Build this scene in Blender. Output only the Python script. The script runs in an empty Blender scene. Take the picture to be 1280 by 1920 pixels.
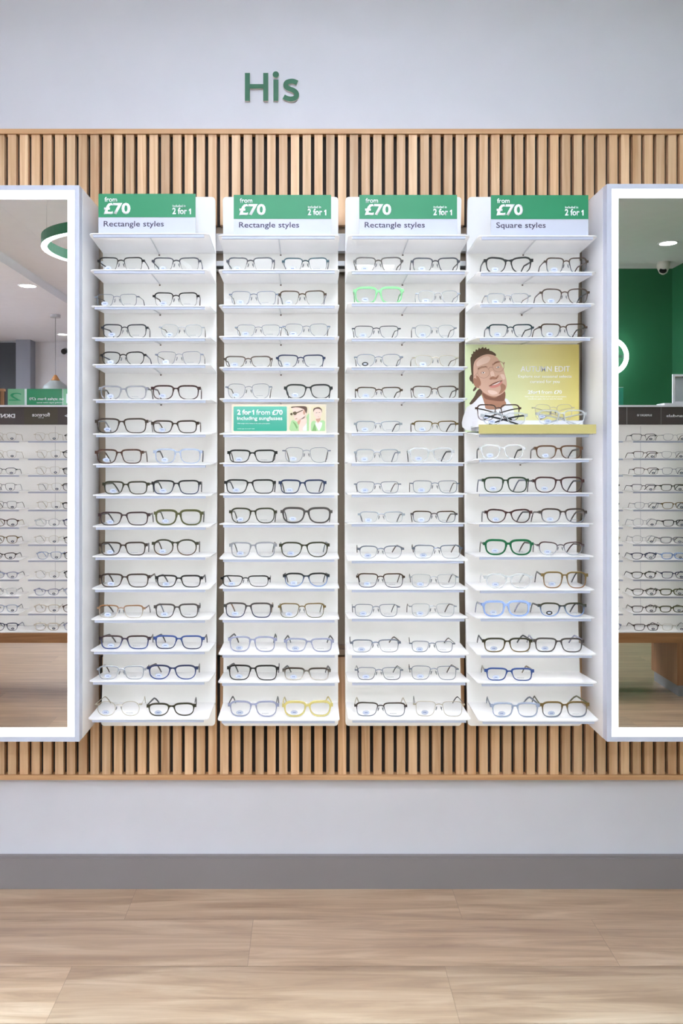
import bpy, bmesh, math, random
from mathutils import Vector, Matrix
random.seed(7)
SC = bpy.context.scene
COL = SC.collection
# ------------------------------------------------------------------ camera
F = 1533.0; VX, VY = 580.0, 860.0; CH = 1.254; CY = -2.4
cam = bpy.data.cameras.new('camera'); camo = bpy.data.objects.new('camera', cam); COL.objects.link(camo)
camo.location = (0, CY, CH); camo.rotation_euler = (math.pi/2, 0, 0)
cam.sensor_fit = 'HORIZONTAL'; cam.sensor_width = 36; cam.lens = 36*F/1280
cam.shift_x = (640-VX)/1280; cam.shift_y = -(960-VY)/1280
cam.clip_start = 0.02
SC.camera = camo
# ------------------------------------------------------------------ world, light levels, exposure
w = bpy.data.worlds.new('world'); SC.world = w; w.use_nodes = True
w.node_tree.nodes['Background'].inputs[0].default_value = (0.9, 0.94, 1, 1)
w.node_tree.nodes['Background'].inputs[1].default_value = 0.3
SC.view_settings.view_transform = 'Standard'; SC.view_settings.look = 'None'
SC.view_settings.exposure = 0.46; SC.view_settings.gamma = 1.0
PANEL_E = 13.5      # added fill panels under the ceiling, unseen
STRIP_E = 10.0       # shelf light strips
FRAME_E = 2.0       # light frame of the mirrors
def area(name, loc, size, sy, power, rot=(0,0,0), col=(1,1,1)):
    l = bpy.data.lights.new(name, 'AREA'); l.shape = 'RECTANGLE'; l.size = size; l.size_y = sy
    l.energy = power; l.color = col
    o = bpy.data.objects.new(name, l); COL.objects.link(o); o.location = loc; o.rotation_euler = rot
    return o
def spot(x,y,e,sz=34,rx=0.0):
    l=bpy.data.lights.new('added_floor_spot','SPOT'); l.energy=e; l.spot_size=math.radians(sz); l.spot_blend=0.55; l.shadow_soft_size=0.03; l.color=(0.52,0.77,1.0)
    o=bpy.data.objects.new('added_floor_spot',l); COL.objects.link(o); o.location=(x,y,2.80); o.rotation_euler=(rx,0,0); return o
SPOTS=[(-0.95,-1.15),(-0.32,-1.15),(0.32,-1.15),(0.95,-1.15)]  # unseen spots, added to brighten and cool the foreground floor
for sx_,sy_ in SPOTS: spot(sx_,sy_,205)
# ------------------------------------------------------------------ helpers
def wp(px, py, d):
    """pixel and distance from the camera plane -> world point"""
    return Vector(((px-VX)*d/F, CY+d, CH+(VY-py)*d/F))
def X(px, d): return (px-VX)*d/F
def Z(py, d): return CH+(VY-py)*d/F
def tag(o, label=None, cat=None, group=None, kind=None):
    if label: o['label'] = label
    if cat: o['category'] = cat
    if group: o['group'] = group
    if kind: o['kind'] = kind
    return o
def empty(name, loc=(0,0,0), rz=0, label=None, cat=None, group=None):
    o = bpy.data.objects.new(name, None); COL.objects.link(o); o.empty_display_size = 0.05
    o.location = loc; o.rotation_euler = (0,0,rz)
    return tag(o, label, cat, group)
class MB:
    def __init__(s): s.v = []; s.f = []; s.m = []; s.cur = 0
    def add(s, vs, fs):
        n = len(s.v); s.v += [tuple(v) for v in vs]; s.f += [tuple(i+n for i in f) for f in fs]; s.m += [s.cur]*len(fs)
        return s
    def box(s, x0, x1, y0, y1, z0, z1):
        return s.add([(x0,y0,z0),(x1,y0,z0),(x1,y1,z0),(x0,y1,z0),(x0,y0,z1),(x1,y0,z1),(x1,y1,z1),(x0,y1,z1)],
            [(0,3,2,1),(4,5,6,7),(0,1,5,4),(1,2,6,5),(2,3,7,6),(3,0,4,7)])
    def prism_xz(s, pts, y0, y1):
        """polygon in x,z extruded from y0 (front, facing -y) to y1"""
        n = len(pts)
        a = sum(pts[i][0]*pts[(i+1)%n][1]-pts[(i+1)%n][0]*pts[i][1] for i in range(n))
        if a < 0: pts = pts[::-1]
        vs = [(x,y0,z) for x,z in pts]+[(x,y1,z) for x,z in pts]
        fs = [tuple(range(n)), tuple(range(2*n-1,n-1,-1))]+[(i, n+i, n+(i+1)%n, (i+1)%n) for i in range(n)]
        return s.add(vs, fs)
    def flat_xz(s, pts, y):
        n = len(pts)
        a = sum(pts[i][0]*pts[(i+1)%n][1]-pts[(i+1)%n][0]*pts[i][1] for i in range(n))
        if a < 0: pts = pts[::-1]
        return s.add([(x,y,z) for x,z in pts], [tuple(range(n))])
    def tube(s, path, r, n=6, closed=False, flat=1.0):
        P = [Vector(p) for p in path]; k = len(P); rs = r if isinstance(r,(list,tuple)) else [r]*k
        vs = []
        up = Vector((0,0,1))
        for i,p in enumerate(P):
            a = P[(i-1)%k] if (closed or i>0) else p; b = P[(i+1)%k] if (closed or i<k-1) else p
            t = (b-a).normalized()
            u = up if abs(t.dot(up))<0.95 else Vector((0,1,0))
            e1 = t.cross(u).normalized(); e2 = e1.cross(t)
            for j in range(n):
                an = 2*math.pi*j/n
                vs.append(p+e1*math.cos(an)*rs[i]*flat+e2*math.sin(an)*rs[i])
        fs = []
        for i in range(k if closed else k-1):
            for j in range(n):
                a=i*n+j; b=i*n+(j+1)%n; c=((i+1)%k)*n+(j+1)%n; d=((i+1)%k)*n+j
                fs.append((a,b,c,d))
        if not closed: fs += [tuple(range(n-1,-1,-1)), tuple(range((k-1)*n,k*n))]
        return s.add(vs, fs)
    def lathe(s, prof, c=(0,0,0), n=24):
        vs=[]; k=len(prof)
        for i in range(n):
            a=2*math.pi*i/n
            for r,z in prof: vs.append((c[0]+r*math.cos(a), c[1]+r*math.sin(a), c[2]+z))
        fs=[]
        for i in range(n):
            for j in range(k-1):
                a=i*k+j; b=((i+1)%n)*k+j
                fs.append((a,b,b+1,a+1))
        return s.add(vs,fs)
    def mesh(s, name, mats, smooth=False):
        me = bpy.data.meshes.new(name); me.from_pydata(s.v, [], s.f)
        if not isinstance(mats,(list,tuple)): mats=[mats]
        for m in mats: me.materials.append(m)
        for p,mi in zip(me.polygons, s.m): p.material_index = mi; p.use_smooth = smooth
        me.update(); return me
    def build(s, name, mats, parent=None, smooth=False, loc=None):
        o = bpy.data.objects.new(name, s.mesh(name, mats, smooth)); COL.objects.link(o)
        if parent: o.parent = parent
        if loc is not None: o.location = loc
        return o
def rrect(x0,x1,z0,z1,r,n=5,corners=(1,1,1,1)):
    pts=[]
    for (cx,cz,a0,on) in ((x1-r,z0+r,-90,corners[0]),(x1-r,z1-r,0,corners[1]),(x0+r,z1-r,90,corners[2]),(x0+r,z0+r,180,corners[3])):
        if not on:
            pts.append({-90:(x1,z0),0:(x1,z1),90:(x0,z1),180:(x0,z0)}[a0]); continue
        for i in range(n+1):
            a=math.radians(a0+90*i/n); pts.append((cx+r*math.cos(a),cz+r*math.sin(a)))
    return pts
def oval(cx,cz,rx,rz,n=24,rot=0):
    c,s=math.cos(rot),math.sin(rot)
    return [(cx+rx*math.cos(t)*c-rz*math.sin(t)*s, cz+rx*math.cos(t)*s+rz*math.sin(t)*c) for t in (2*math.pi*i/n for i in range(n))]
def cr(pts, k=5):
    """closed Catmull-Rom curve through 2D points"""
    n=len(pts); out=[]
    for i in range(n):
        p0,p1,p2,p3=[pts[(i+j-1)%n] for j in range(4)]
        for s in range(k):
            t=s/k
            out.append(tuple(0.5*((2*p1[a])+(-p0[a]+p2[a])*t+(2*p0[a]-5*p1[a]+4*p2[a]-p3[a])*t*t+(-p0[a]+3*p1[a]-3*p2[a]+p3[a])*t**3) for a in (0,1)))
    return out
# ------------------------------------------------------------------ materials
def lin(c):
    def f(u):
        u/=255.0
        return u/12.92 if u<=0.04045 else ((u+0.055)/1.055)**2.4
    return (f(c[0]),f(c[1]),f(c[2]),1)
MC={}
def new_mat(name):
    m=bpy.data.materials.new(name); m.use_nodes=True
    return m, m.node_tree, m.node_tree.nodes['Principled BSDF']
def mat(name, c, rough=0.5, metal=0.0, spec=0.5, bump=0.0, scale=200, coat=0):
    if name in MC: return MC[name]
    m,nt,b=new_mat(name)
    b.inputs['Roughness'].default_value=rough; b.inputs['Metallic'].default_value=metal
    b.inputs['Specular IOR Level'].default_value=spec
    if coat: b.inputs['Coat Weight'].default_value=coat
    tc=nt.nodes.new('ShaderNodeTexCoord'); nz=nt.nodes.new('ShaderNodeTexNoise'); nz.inputs['Scale'].default_value=scale*0.05
    nt.links.new(tc.outputs['Object'], nz.inputs['Vector'])
    mx=nt.nodes.new('ShaderNodeMix'); mx.data_type='RGBA'
    l=lin(c); mx.inputs['A'].default_value=tuple(v*0.97 for v in l[:3])+(1,); mx.inputs['B'].default_value=tuple(min(1,v*1.03) for v in l[:3])+(1,)
    nt.links.new(nz.outputs['Fac'], mx.inputs['Factor']); nt.links.new(mx.outputs['Result'], b.inputs['Base Color'])
    if bump:
        n2=nt.nodes.new('ShaderNodeTexNoise'); n2.inputs['Scale'].default_value=scale
        nt.links.new(tc.outputs['Object'], n2.inputs['Vector'])
        bp=nt.nodes.new('ShaderNodeBump'); bp.inputs['Strength'].default_value=bump; bp.inputs['Distance'].default_value=0.002
        nt.links.new(n2.outputs['Fac'], bp.inputs['Height']); nt.links.new(bp.outputs['Normal'], b.inputs['Normal'])
    MC[name]=m; return m
def emis(name, c, e):
    if name in MC: return MC[name]
    m,nt,b=new_mat(name); b.inputs['Base Color'].default_value=(0.9,0.9,0.9,1)
    b.inputs['Emission Color'].default_value=lin(c); b.inputs['Emission Strength'].default_value=e
    MC[name]=m; return m
def wood(name, c1, c2, axis='Z', rough=0.5, pitch=None, phase=0, scale=1.0):
    m,nt,b=new_mat(name); N=nt.nodes.new; L=nt.links.new
    b.inputs['Roughness'].default_value=rough
    tc=N('ShaderNodeTexCoord'); mp=N('ShaderNodeMapping')
    sc={'Z':(60,60,2.5),'X':(2.5,60,60),'Y':(60,2.5,60)}[axis]
    mp.inputs['Scale'].default_value=tuple(v*scale for v in sc); L(tc.outputs['Object'],mp.inputs['Vector'])
    vec=mp.outputs['Vector']
    fac_extra=None
    if pitch:
        sx=N('ShaderNodeSeparateXYZ'); L(tc.outputs['Object'],sx.inputs[0])
        a=N('ShaderNodeMath'); a.operation='SUBTRACT'; a.inputs[1].default_value=phase; L(sx.outputs['X'],a.inputs[0])
        d=N('ShaderNodeMath'); d.operation='DIVIDE'; d.inputs[1].default_value=pitch; L(a.outputs[0],d.inputs[0])
        fl=N('ShaderNodeMath'); fl.operation='FLOOR'; L(d.outputs[0],fl.inputs[0])
        wn=N('ShaderNodeTexWhiteNoise'); wn.noise_dimensions='1D'; L(fl.outputs[0],wn.inputs['W'])
        ad=N('ShaderNodeVectorMath'); ad.operation='ADD'; L(mp.outputs['Vector'],ad.inputs[0])
        ml=N('ShaderNodeVectorMath'); ml.operation='SCALE'; ml.inputs['Scale'].default_value=20; L(wn.outputs['Color'],ml.inputs[0])
        L(ml.outputs[0],ad.inputs[1]); vec=ad.outputs[0]; fac_extra=wn.outputs['Value']
    nz=N('ShaderNodeTexNoise'); nz.inputs['Scale'].default_value=1.0; nz.inputs['Detail'].default_value=6; nz.inputs['Distortion'].default_value=0.6
    L(vec,nz.inputs['Vector'])
    rp=N('ShaderNodeValToRGB'); rp.color_ramp.elements[0].position=0.3; rp.color_ramp.elements[1].position=0.7
    rp.color_ramp.elements[0].color=lin(c1); rp.color_ramp.elements[1].color=lin(c2)
    L(nz.outputs['Fac'],rp.inputs['Fac'])
    out=rp.outputs['Color']
    if fac_extra:
        mr=N('ShaderNodeMapRange'); mr.inputs['To Min'].default_value=0.78; mr.inputs['To Max'].default_value=1.16; L(fac_extra,mr.inputs['Value'])
        vm=N('ShaderNodeVectorMath'); vm.operation='SCALE'; L(out,vm.inputs[0]); L(mr.outputs[0],vm.inputs['Scale']); out=vm.outputs[0]
    L(out,b.inputs['Base Color'])
    bp=N('ShaderNodeBump'); bp.inputs['Strength'].default_value=0.15; bp.inputs['Distance'].default_value=0.001
    L(nz.outputs['Fac'],bp.inputs['Height']); L(bp.outputs['Normal'],b.inputs['Normal'])
    MC[name]=m; return m
def frame_mat(top, bot, kind):
    """eyeglass plastic or metal; colour may change from the top of the frame to its bottom"""
    if kind not in ('sheer','crystal'): top=tuple(int(v*0.82) for v in top); bot=tuple(int(v*0.82) for v in bot)
    key=('fr',top,bot,kind)
    if key in MC: return MC[key]
    m,nt,b=new_mat('eyewear_'+kind); N=nt.nodes.new; L=nt.links.new
    tc=N('ShaderNodeTexCoord'); sx=N('ShaderNodeSeparateXYZ'); L(tc.outputs['Object'],sx.inputs[0])
    mr=N('ShaderNodeMapRange'); mr.inputs['From Min'].default_value=0.006; mr.inputs['From Max'].default_value=0.030; L(sx.outputs['Z'],mr.inputs['Value'])
    mx=N('ShaderNodeMix'); mx.data_type='RGBA'; mx.inputs['A'].default_value=lin(bot); mx.inputs['B'].default_value=lin(top)
    L(mr.outputs[0],mx.inputs['Factor']); out=mx.outputs['Result']
    if kind=='tortoise':
        nz=N('ShaderNodeTexNoise'); nz.inputs['Scale'].default_value=140; nz.inputs['Detail'].default_value=2; L(tc.outputs['Object'],nz.inputs['Vector'])
        rp=N('ShaderNodeValToRGB'); rp.color_ramp.elements[0].position=0.48; rp.color_ramp.elements[1].position=0.6; L(nz.outputs['Fac'],rp.inputs['Fac'])
        m2=N('ShaderNodeMix'); m2.data_type='RGBA'; L(rp.outputs['Color'],m2.inputs['Factor']); L(out,m2.inputs['A'])
        m2.inputs['B'].default_value=tuple(min(1,v*1.8+0.012) for v in lin(top)[:3])+(1,); out=m2.outputs['Result']
    L(out,b.inputs['Base Color'])
    b.inputs['Roughness'].default_value=0.28
    if kind=='metal': b.inputs['Metallic'].default_value=0.55; b.inputs['Roughness'].default_value=0.35
    if kind=='crystal':
        b.inputs['Alpha'].default_value=0.42; b.inputs['Roughness'].default_value=0.08
    if kind=='sheer': b.inputs['Alpha'].default_value=0.72; b.inputs['Roughness'].default_value=0.15
    MC[key]=m; return m
def lens_mat():
    m=bpy.data.materials.new('demo_lens'); m.use_nodes=True; nt=m.node_tree; nt.nodes.clear(); N=nt.nodes.new; L=nt.links.new
    o=N('ShaderNodeOutputMaterial'); t=N('ShaderNodeBsdfTransparent'); g=N('ShaderNodeBsdfGlossy'); mx=N('ShaderNodeMixShader')
    t.inputs[0].default_value=(0.975,0.98,0.985,1); g.inputs['Roughness'].default_value=0.0
    fr=N('ShaderNodeFresnel'); fr.inputs['IOR'].default_value=1.35
    L(fr.outputs[0],mx.inputs[0]); L(t.outputs[0],mx.inputs[1]); L(g.outputs[0],mx.inputs[2]); L(mx.outputs[0],o.inputs[0])
    return m
M_LENS=lens_mat()
def pane_mat(name, c, a):
    m,nt,b=new_mat(name); b.inputs['Base Color'].default_value=lin(c); b.inputs['Alpha'].default_value=a; b.inputs['Roughness'].default_value=0.1
    MC[name]=m; return m
WALL=mat('wall_paint',(222,222,231),0.7,bump=0.05)
WHITE=mat('white_powder_coat',(240,240,244),0.35)
PANELM=mat('white_panel_enamel',(238,237,236),0.45)
SHELFM=mat('white_shelf_enamel',(244,244,246),0.3)
LIPM=mat('shelf_lip_grey_blue',(186,192,212),0.4)
BLACKM=mat('black_backing_felt',(52,44,40),0.9)
DARK=mat('dark_slot',(90,70,58),0.8)
GREEN=mat('sign_green',(32,134,90),0.5)
SIGNW=mat('sign_white',(200,203,218),0.5)
TXTW=mat('print_white',(246,246,250),0.5)
TXTD=mat('print_dark_violet',(62,50,82),0.5)
MIRROR=None
mm,nt_,b_=new_mat('silvered_mirror_glass'); b_.inputs['Metallic'].default_value=1; b_.inputs['Roughness'].default_value=0.0; b_.inputs['Base Color'].default_value=(0.93,0.94,0.94,1); MIRROR=mm
# ------------------------------------------------------------------ text
def text_obj(name, body, x0, x1, z0, z1, y, m, parent=None, bold=0.0, depth=0.0004, back=False):
    """lettering fitted to a box in x,z; front faces -y (or +y with back=True)"""
    cu=bpy.data.curves.new(name,'FONT'); cu.body=body; cu.size=1; cu.offset=bold; cu.extrude=0.0; cu.resolution_u=3
    t=bpy.data.objects.new(name+'_src',cu); COL.objects.link(t)
    bpy.context.view_layer.update()
    me=bpy.data.meshes.new_from_object(t); bpy.data.objects.remove(t); bpy.data.curves.remove(cu)
    xs=[v.co.x for v in me.vertices]; ys=[v.co.y for v in me.vertices]
    ax,bx,ay,by=min(xs),max(xs),min(ys),max(ys)
    bm=bmesh.new(); bm.from_mesh(me)
    for f in bm.faces:
        if f.normal.z<0: f.normal_flip()
    r=bmesh.ops.extrude_face_region(bm, geom=bm.faces[:])
    for e in r['geom']:
        if isinstance(e,bmesh.types.BMVert): e.co.z=1.0
    for v in bm.verts:
        u=(v.co.x-ax)/(bx-ax); q=(v.co.y-ay)/(by-ay); w_=v.co.z
        if back: v.co=Vector((x1-(x1-x0)*u, y+(depth if w_>0.5 else 0), z0+(z1-z0)*q))
        else: v.co=Vector((x0+(x1-x0)*u, y-(depth if w_>0.5 else 0), z0+(z1-z0)*q))
    bmesh.ops.recalc_face_normals(bm, faces=bm.faces[:])
    bm.to_mesh(me); bm.free(); me.materials.clear(); me.materials.append(m)
    for p in me.polygons: p.material_index=0
    o=bpy.data.objects.new(name,me); COL.objects.link(o)
    if parent: o.parent=parent
    return o
def one_glyph(name,x0,x1,z0,z1,y,m,parent,back=False):
    w_=x1-x0; h_=z1-z0; P=[(0.45,0),(1,0),(1,1),(0.55,1),(0,0.78),(0,0.55),(0.45,0.7)]
    P=[((x1-u*w_) if back else (x0+u*w_), z0+v*h_) for u,v in P]
    if back: MB().prism_xz(P,y,y+0.0004).build(name,m,parent)
    else: MB().prism_xz(P,y-0.0004,y).build(name,m,parent)
# ================================================================== SETTING
CEIL=2.9
fw=MB().box(-5.2,3.2,0,0.1,0,CEIL).build('wall_front',WALL); tag(fw,kind='structure')
# floor: planks laid along x, one mesh, each plank its own tint
def floor():
    me_v=[];me_f=[];tints=[];uvs=[]
    W=0.205; Lp=0.92; offs={0:0.416,1:0.767,2:0.334}
    y=0.03; row=0; yy=-0.175+W
    rnd=random.Random(3)
    fixed={}
    while yy>-9.3:
        y1=yy; y0=yy-W
        off=offs.get(row, rnd.random()*Lp)
        x=-6.44+off
        while x<3.4:
            a,b=x,x+Lp; g=0.0005
            n=len(me_v); me_v+=[(a+g,y0+g,0),(b-g,y0+g,0),(b-g,y1-g,0),(a+g,y1-g,0)]; me_f.append((n,n+1,n+2,n+3))
            tints.append(rnd.random()); ou,ov=rnd.random()*30,rnd.random()*30
            uvs.append([(a+ou,y0+ov),(b+ou,y0+ov),(b+ou,y1+ov),(a+ou,y1+ov)])
            x+=Lp
        yy-=W; row+=1
    n=len(me_v); me_v+=[(-6,-9.5,-0.0008),(3.6,-9.5,-0.0008),(3.6,0.1,-0.0008),(-6,0.1,-0.0008)]; me_f.append((n,n+1,n+2,n+3)); tints.append(-1.2); uvs.append([(0,0)]*4)
    me=bpy.data.meshes.new('floor'); me.from_pydata(me_v,[],me_f)
    uv=me.uv_layers.new(name='UVMap'); at=me.attributes.new('tint','FLOAT','FACE')
    k=0
    for i,p in enumerate(me.polygons):
        at.data[i].value=tints[i]
        for j in range(4): uv.data[k].uv=uvs[i][j]; k+=1
    m,nt,b=new_mat('oak_plank_floor'); N=nt.nodes.new; L=nt.links.new
    u=N('ShaderNodeUVMap'); u.uv_map='UVMap'; mp=N('ShaderNodeMapping'); mp.inputs['Scale'].default_value=(1.3,17,1); L(u.outputs[0],mp.inputs[0])
    nz=N('ShaderNodeTexNoise'); nz.inputs['Scale'].default_value=1.4; nz.inputs['Detail'].default_value=7; nz.inputs['Roughness'].default_value=0.62; nz.inputs['Distortion'].default_value=1.0; L(mp.outputs[0],nz.inputs[0])
    mp2=N('ShaderNodeMapping'); mp2.inputs['Scale'].default_value=(6,220,1); L(u.outputs[0],mp2.inputs[0])
    n2=N('ShaderNodeTexNoise'); n2.inputs['Scale'].default_value=1; n2.inputs['Detail'].default_value=3; L(mp2.outputs[0],n2.inputs[0])
    rp=N('ShaderNodeValToRGB'); e=rp.color_ramp.elements; e[0].position=0.28; e[0].color=lin((148,118,92)); e[1].position=0.72; e[1].color=lin((204,178,150)); L(nz.outputs['Fac'],rp.inputs[0])
    mid=e.new(0.5); mid.color=lin((180,150,121))
    a=N('ShaderNodeAttribute'); a.attribute_name='tint'; mr=N('ShaderNodeMapRange'); mr.clamp=False; mr.inputs['To Min'].default_value=0.86; mr.inputs['To Max'].default_value=1.1; L(a.outputs['Fac'],mr.inputs[0])
    mr2=N('ShaderNodeMapRange'); mr2.inputs['To Min'].default_value=0.88; mr2.inputs['To Max'].default_value=1.12; L(n2.outputs['Fac'],mr2.inputs[0])
    mu=N('ShaderNodeMath'); mu.operation='MULTIPLY'; L(mr.outputs[0],mu.inputs[0]); L(mr2.outputs[0],mu.inputs[1])
    vm=N('ShaderNodeVectorMath'); vm.operation='SCALE'; L(rp.outputs[0],vm.inputs[0]); L(mu.outputs[0],vm.inputs['Scale']); L(vm.outputs[0],b.inputs['Base Color'])
    b.inputs['Roughness'].default_value=0.4; b.inputs['Specular IOR Level'].default_value=0.6; b.inputs['Coat Weight'].default_value=0.9; b.inputs['Coat Roughness'].default_value=0.33; b.inputs['Coat IOR'].default_value=1.6
    me.materials.append(m); o=bpy.data.objects.new('floor',me); COL.objects.link(o); tag(o,kind='structure')
floor()
tag(MB().box(-5.2,3.2,-0.018,0,0,0.088).box(-5.2,3.2,-0.012,0,0.088,0.094).build('baseboard_front',mat('baseboard_grey',(138,132,133),0.5)),kind='structure')
CEILM=mat('ceiling_paint',(240,240,242),0.8)
c=MB(); c.box(-2.45,3.2,-9.2,0.1,CEIL,CEIL+0.1); c.box(-5.2,-2.45,-9.2,0.1,CEIL-0.08,CEIL+0.1); c.box(-2.02,-2.014,-5.2,-0.1,CEIL-0.001,CEIL)
tag(c.build('ceiling',CEILM),kind='structure')
GW=mat('dark_green_wall_paint',(46,116,76),0.6)
tag(MB().box(-0.9,3.14,-5.25,-5.13,0,CEIL).build('wall_back',GW),kind='structure')
tag(MB().box(3.14,3.3,-5.25,0.1,0,CEIL).build('wall_right',GW),kind='structure')
tag(MB().box(-1.0,-0.9,-9.1,-5.13,0,CEIL).build('wall_inner',WALL),kind='structure')
tag(MB().box(-5.2,-0.9,-9.2,-9.0,0,CEIL).build('wall_rear',mat('wall_paint_warm',(214,212,212),0.7)),kind='structure')
tag(MB().box(-5.3,-5.2,-9.2,0.1,0,CEIL).build('wall_left',WALL),kind='structure')
dr=MB().box(-5.15,-3.86,-9.0,-8.94,0,2.80).build('door_1',mat('black_door_lacquer',(22,22,24),0.5)); tag(dr,kind='structure')
MB().box(-4.44,-4.435,-8.94,-8.935,0,2.78).build('door_seam',mat('door_seam_grey',(48,48,50),0.5),dr)
tag(MB().box(-3.86,-3.67,-9.0,-8.8,0,2.82).build('trim_1',mat('pillar_grey',(140,142,150),0.6)),kind='structure')
# ------------------------------------------------------------------ slatted oak cladding (with a plain recess between the two slatted bands)
DS=2.37; SP=22.1*DS/F; PH=X(210.3,DS)      # pitch and phase of the gaps
SLATW=wood('oak_slats',(204,156,112),(238,202,162),'Z',0.5,pitch=SP,phase=PH)
OAK=wood('oak_trim',(190,140,96),(220,176,130),'X',0.5)
def slat_band(name,z0,z1,label):
    pass
clad=empty('slat_cladding',(0,0,0)); tag(clad,'wide oak slatted wall cladding band with a plain recess behind the display panels','wall cladding')
zt,zb=Z(243,DS),Z(1461,DS); zt2,zb2=Z(252,DS),Z(1452,DS); zr1,zr0=Z(422,DS),Z(1232,DS)
for (a,b) in ((zr1,zt2),(zb2,zr0)):
    m1=MB(); k=-75
    while True:
        xc=PH+SP*(k+0.5); k+=1
        if xc>3.1: break
        if xc<-2.3: continue
        hw=SP*0.35
        m1.prism_xz([(xc-hw,a),(xc+hw,a),(xc+hw,b),(xc-hw,b)],-0.03,-0.01)
    m1.build('slats',SLATW,clad)
    MB().box(-2.35,3.12,-0.01,-0.002,a,b).build('backing',BLACKM,clad)
MB().box(-2.35,3.12,-0.036,-0.002,zt2,zt).build('top_trim',OAK,clad)
MB().box(-2.35,3.12,-0.036,-0.002,zb,zb2).build('bottom_trim',OAK,clad)
# plain recess plate and mounting rails
rec=MB().box(-0.62,0.80,-0.008,-0.002,zr0,zr1); rec.build('recess_plate',mat('taupe_recess_laminate',(176,158,138),0.6),clad)
rail=clad
MB().box(-0.6,0.78,-0.045,-0.008,Z(499,2.36),Z(490,2.36)).build('rail_bar',WHITE,rail)
MB().box(-0.6,0.78,-0.03,-0.008,Z(508,2.36),Z(503,2.36)).build('rail_channel',mat('rail_channel_grey',(150,140,132),0.4,metal=0.5),rail)  # grey metal channel below the white rail
MB().box(-0.6,0.78,-0.035,-0.008,Z(470,2.36),Z(437,2.36)).build('rail_cover',WHITE,rail)
r2=MB().box(-0.6,0.78,-0.04,-0.008,Z(1228,2.36),Z(1218,2.36)).box(-0.6,0.78,-0.022,-0.008,Z(1218,2.36),Z(1213,2.36)).build('lower_rail',mat('bronze_rail',(160,134,112),0.4,metal=0.3),clad)
# ------------------------------------------------------------------ 'His' wall letters
DW=2.385
LG=mat('letter_green_face',(36,106,74),0.5); LE=mat('letter_edge_cream',(236,228,216),0.5)
def letter(name, label, faces):
    e=empty(name,(0,0,0)); tag(e,label,'wall letter','green wall lettering')
    a=MB(); b=MB()
    for pts in faces:
        P=[(X(x,DW),Z(y,DW)) for x,y in pts]
        a.prism_xz(P,-0.0085,-0.0075); b.prism_xz(P,-0.0075,-0.001)
    a.build('face',LG,e); b.build('edge',LE,e)
ox,oy,sc_=380,100,1/4.923
def q(x,y): return (ox+x*sc_, oy+y*sc_)
letter('letter_h','raised green capital H on the white wall above the slats',[[q(387,171),q(433,171),q(433,274),q(557,274),q(557,171),q(603,171),q(603,429),q(557,429),q(557,315),q(433,315),q(433,429),q(387,429)]])
letter('letter_i','raised green small i with round dot on the white wall between H and s',[[q(651,232),q(697,232),q(697,429),q(651,429)],[q(x,y) for x,y in oval(673,185,29,29)]])
# s as a stroked path
sp=[(872,262),(838,248),(806,248),(776,258),(764,280),(772,302),(800,318),(836,332),(860,352),(866,378),(850,402),(814,411),(776,405),(746,390)]
def stroke(pts,w):
    # open smooth path -> polygon outline with flat ends
    n=len(pts); dense=[]
    for i in range(n-1):
        p0=pts[max(0,i-1)];p1=pts[i];p2=pts[i+1];p3=pts[min(n-1,i+2)]
        for s_ in range(6):
            t=s_/6; dense.append(tuple(0.5*((2*p1[a])+(-p0[a]+p2[a])*t+(2*p0[a]-5*p1[a]+4*p2[a]-p3[a])*t*t+(-p0[a]+3*p1[a]-3*p2[a]+p3[a])*t**3) for a in (0,1)))
    dense.append(pts[-1]); Lf=[];Rt=[]
    for i,p in enumerate(dense):
        a=dense[max(0,i-1)]; b=dense[min(len(dense)-1,i+1)]; dx,dy=b[0]-a[0],b[1]-a[1]; l=math.hypot(dx,dy) or 1
        nx,ny=-dy/l*w/2,dx/l*w/2; Lf.append((p[0]+nx,p[1]+ny)); Rt.append((p[0]-nx,p[1]-ny))
    return Lf,Rt
def stroke_quads(pts,w):
    Lf,Rt=stroke(pts,w); return [[Lf[i],Lf[i+1],Rt[i+1],Rt[i]] for i in range(len(Lf)-1)]
Lf,Rt=stroke(sp,44)
letter('letter_s','raised green small s on the white wall right of the i',[[q(*p) for p in Lf+Rt[::-1]]])
# ================================================================== DISPLAY UNITS
def Dp(z): return 2.33-0.05*((z-1.2465)/0.7375)**2         # distance of the bowed panel face
SD=0.15
PX=[(-0.581,-0.2633),(-0.242,0.0803),(0.1004,0.4239),(0.4417,0.7593)]
FR=[[437,505,573,632.4,682.5,748.5,813,870,928,986.6,1043,1103.6,1161,1220,1277,1348],
    [440,504.8,570.8,629.7,687.6,746.5,813,868,926.6,982,1047,1102,1160.5,1226.5,1279,1350],
    [440,506.8,567,633,686.8,746,810,867,925.6,980.5,1049.8,1104,1158.4,1227,1278,1348.8],
    [441.4,509.5,568.4,632,0,0,813,859.8,924,981,1042.5,1105.6,1158,1227,1280,1351]]
def zb_of(i):
    y=473.5+56.2*i; z=CH
    for _ in range(6): z=Z(y,Dp(z))
    return z
ZB=[zb_of(i) for i in range(16)]
ORD=['first','second','third','fourth','fifth','sixth','seventh','eighth','ninth','tenth','eleventh','twelfth','thirteenth','fourteenth','fifteenth','sixteenth']
CN=['leftmost','second','third','rightmost']
STRIP=emis('shelf_light_strip',(255,250,242),STRIP_E)
SHELF={}
units=[]
def shelf_geom(c,i):
    zb=ZB[i]; yb=CY+Dp(zb); yf=yb-SD; zf=Z(FR[c][i],yf-CY)
    return yb,zb,yf,zf
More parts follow.
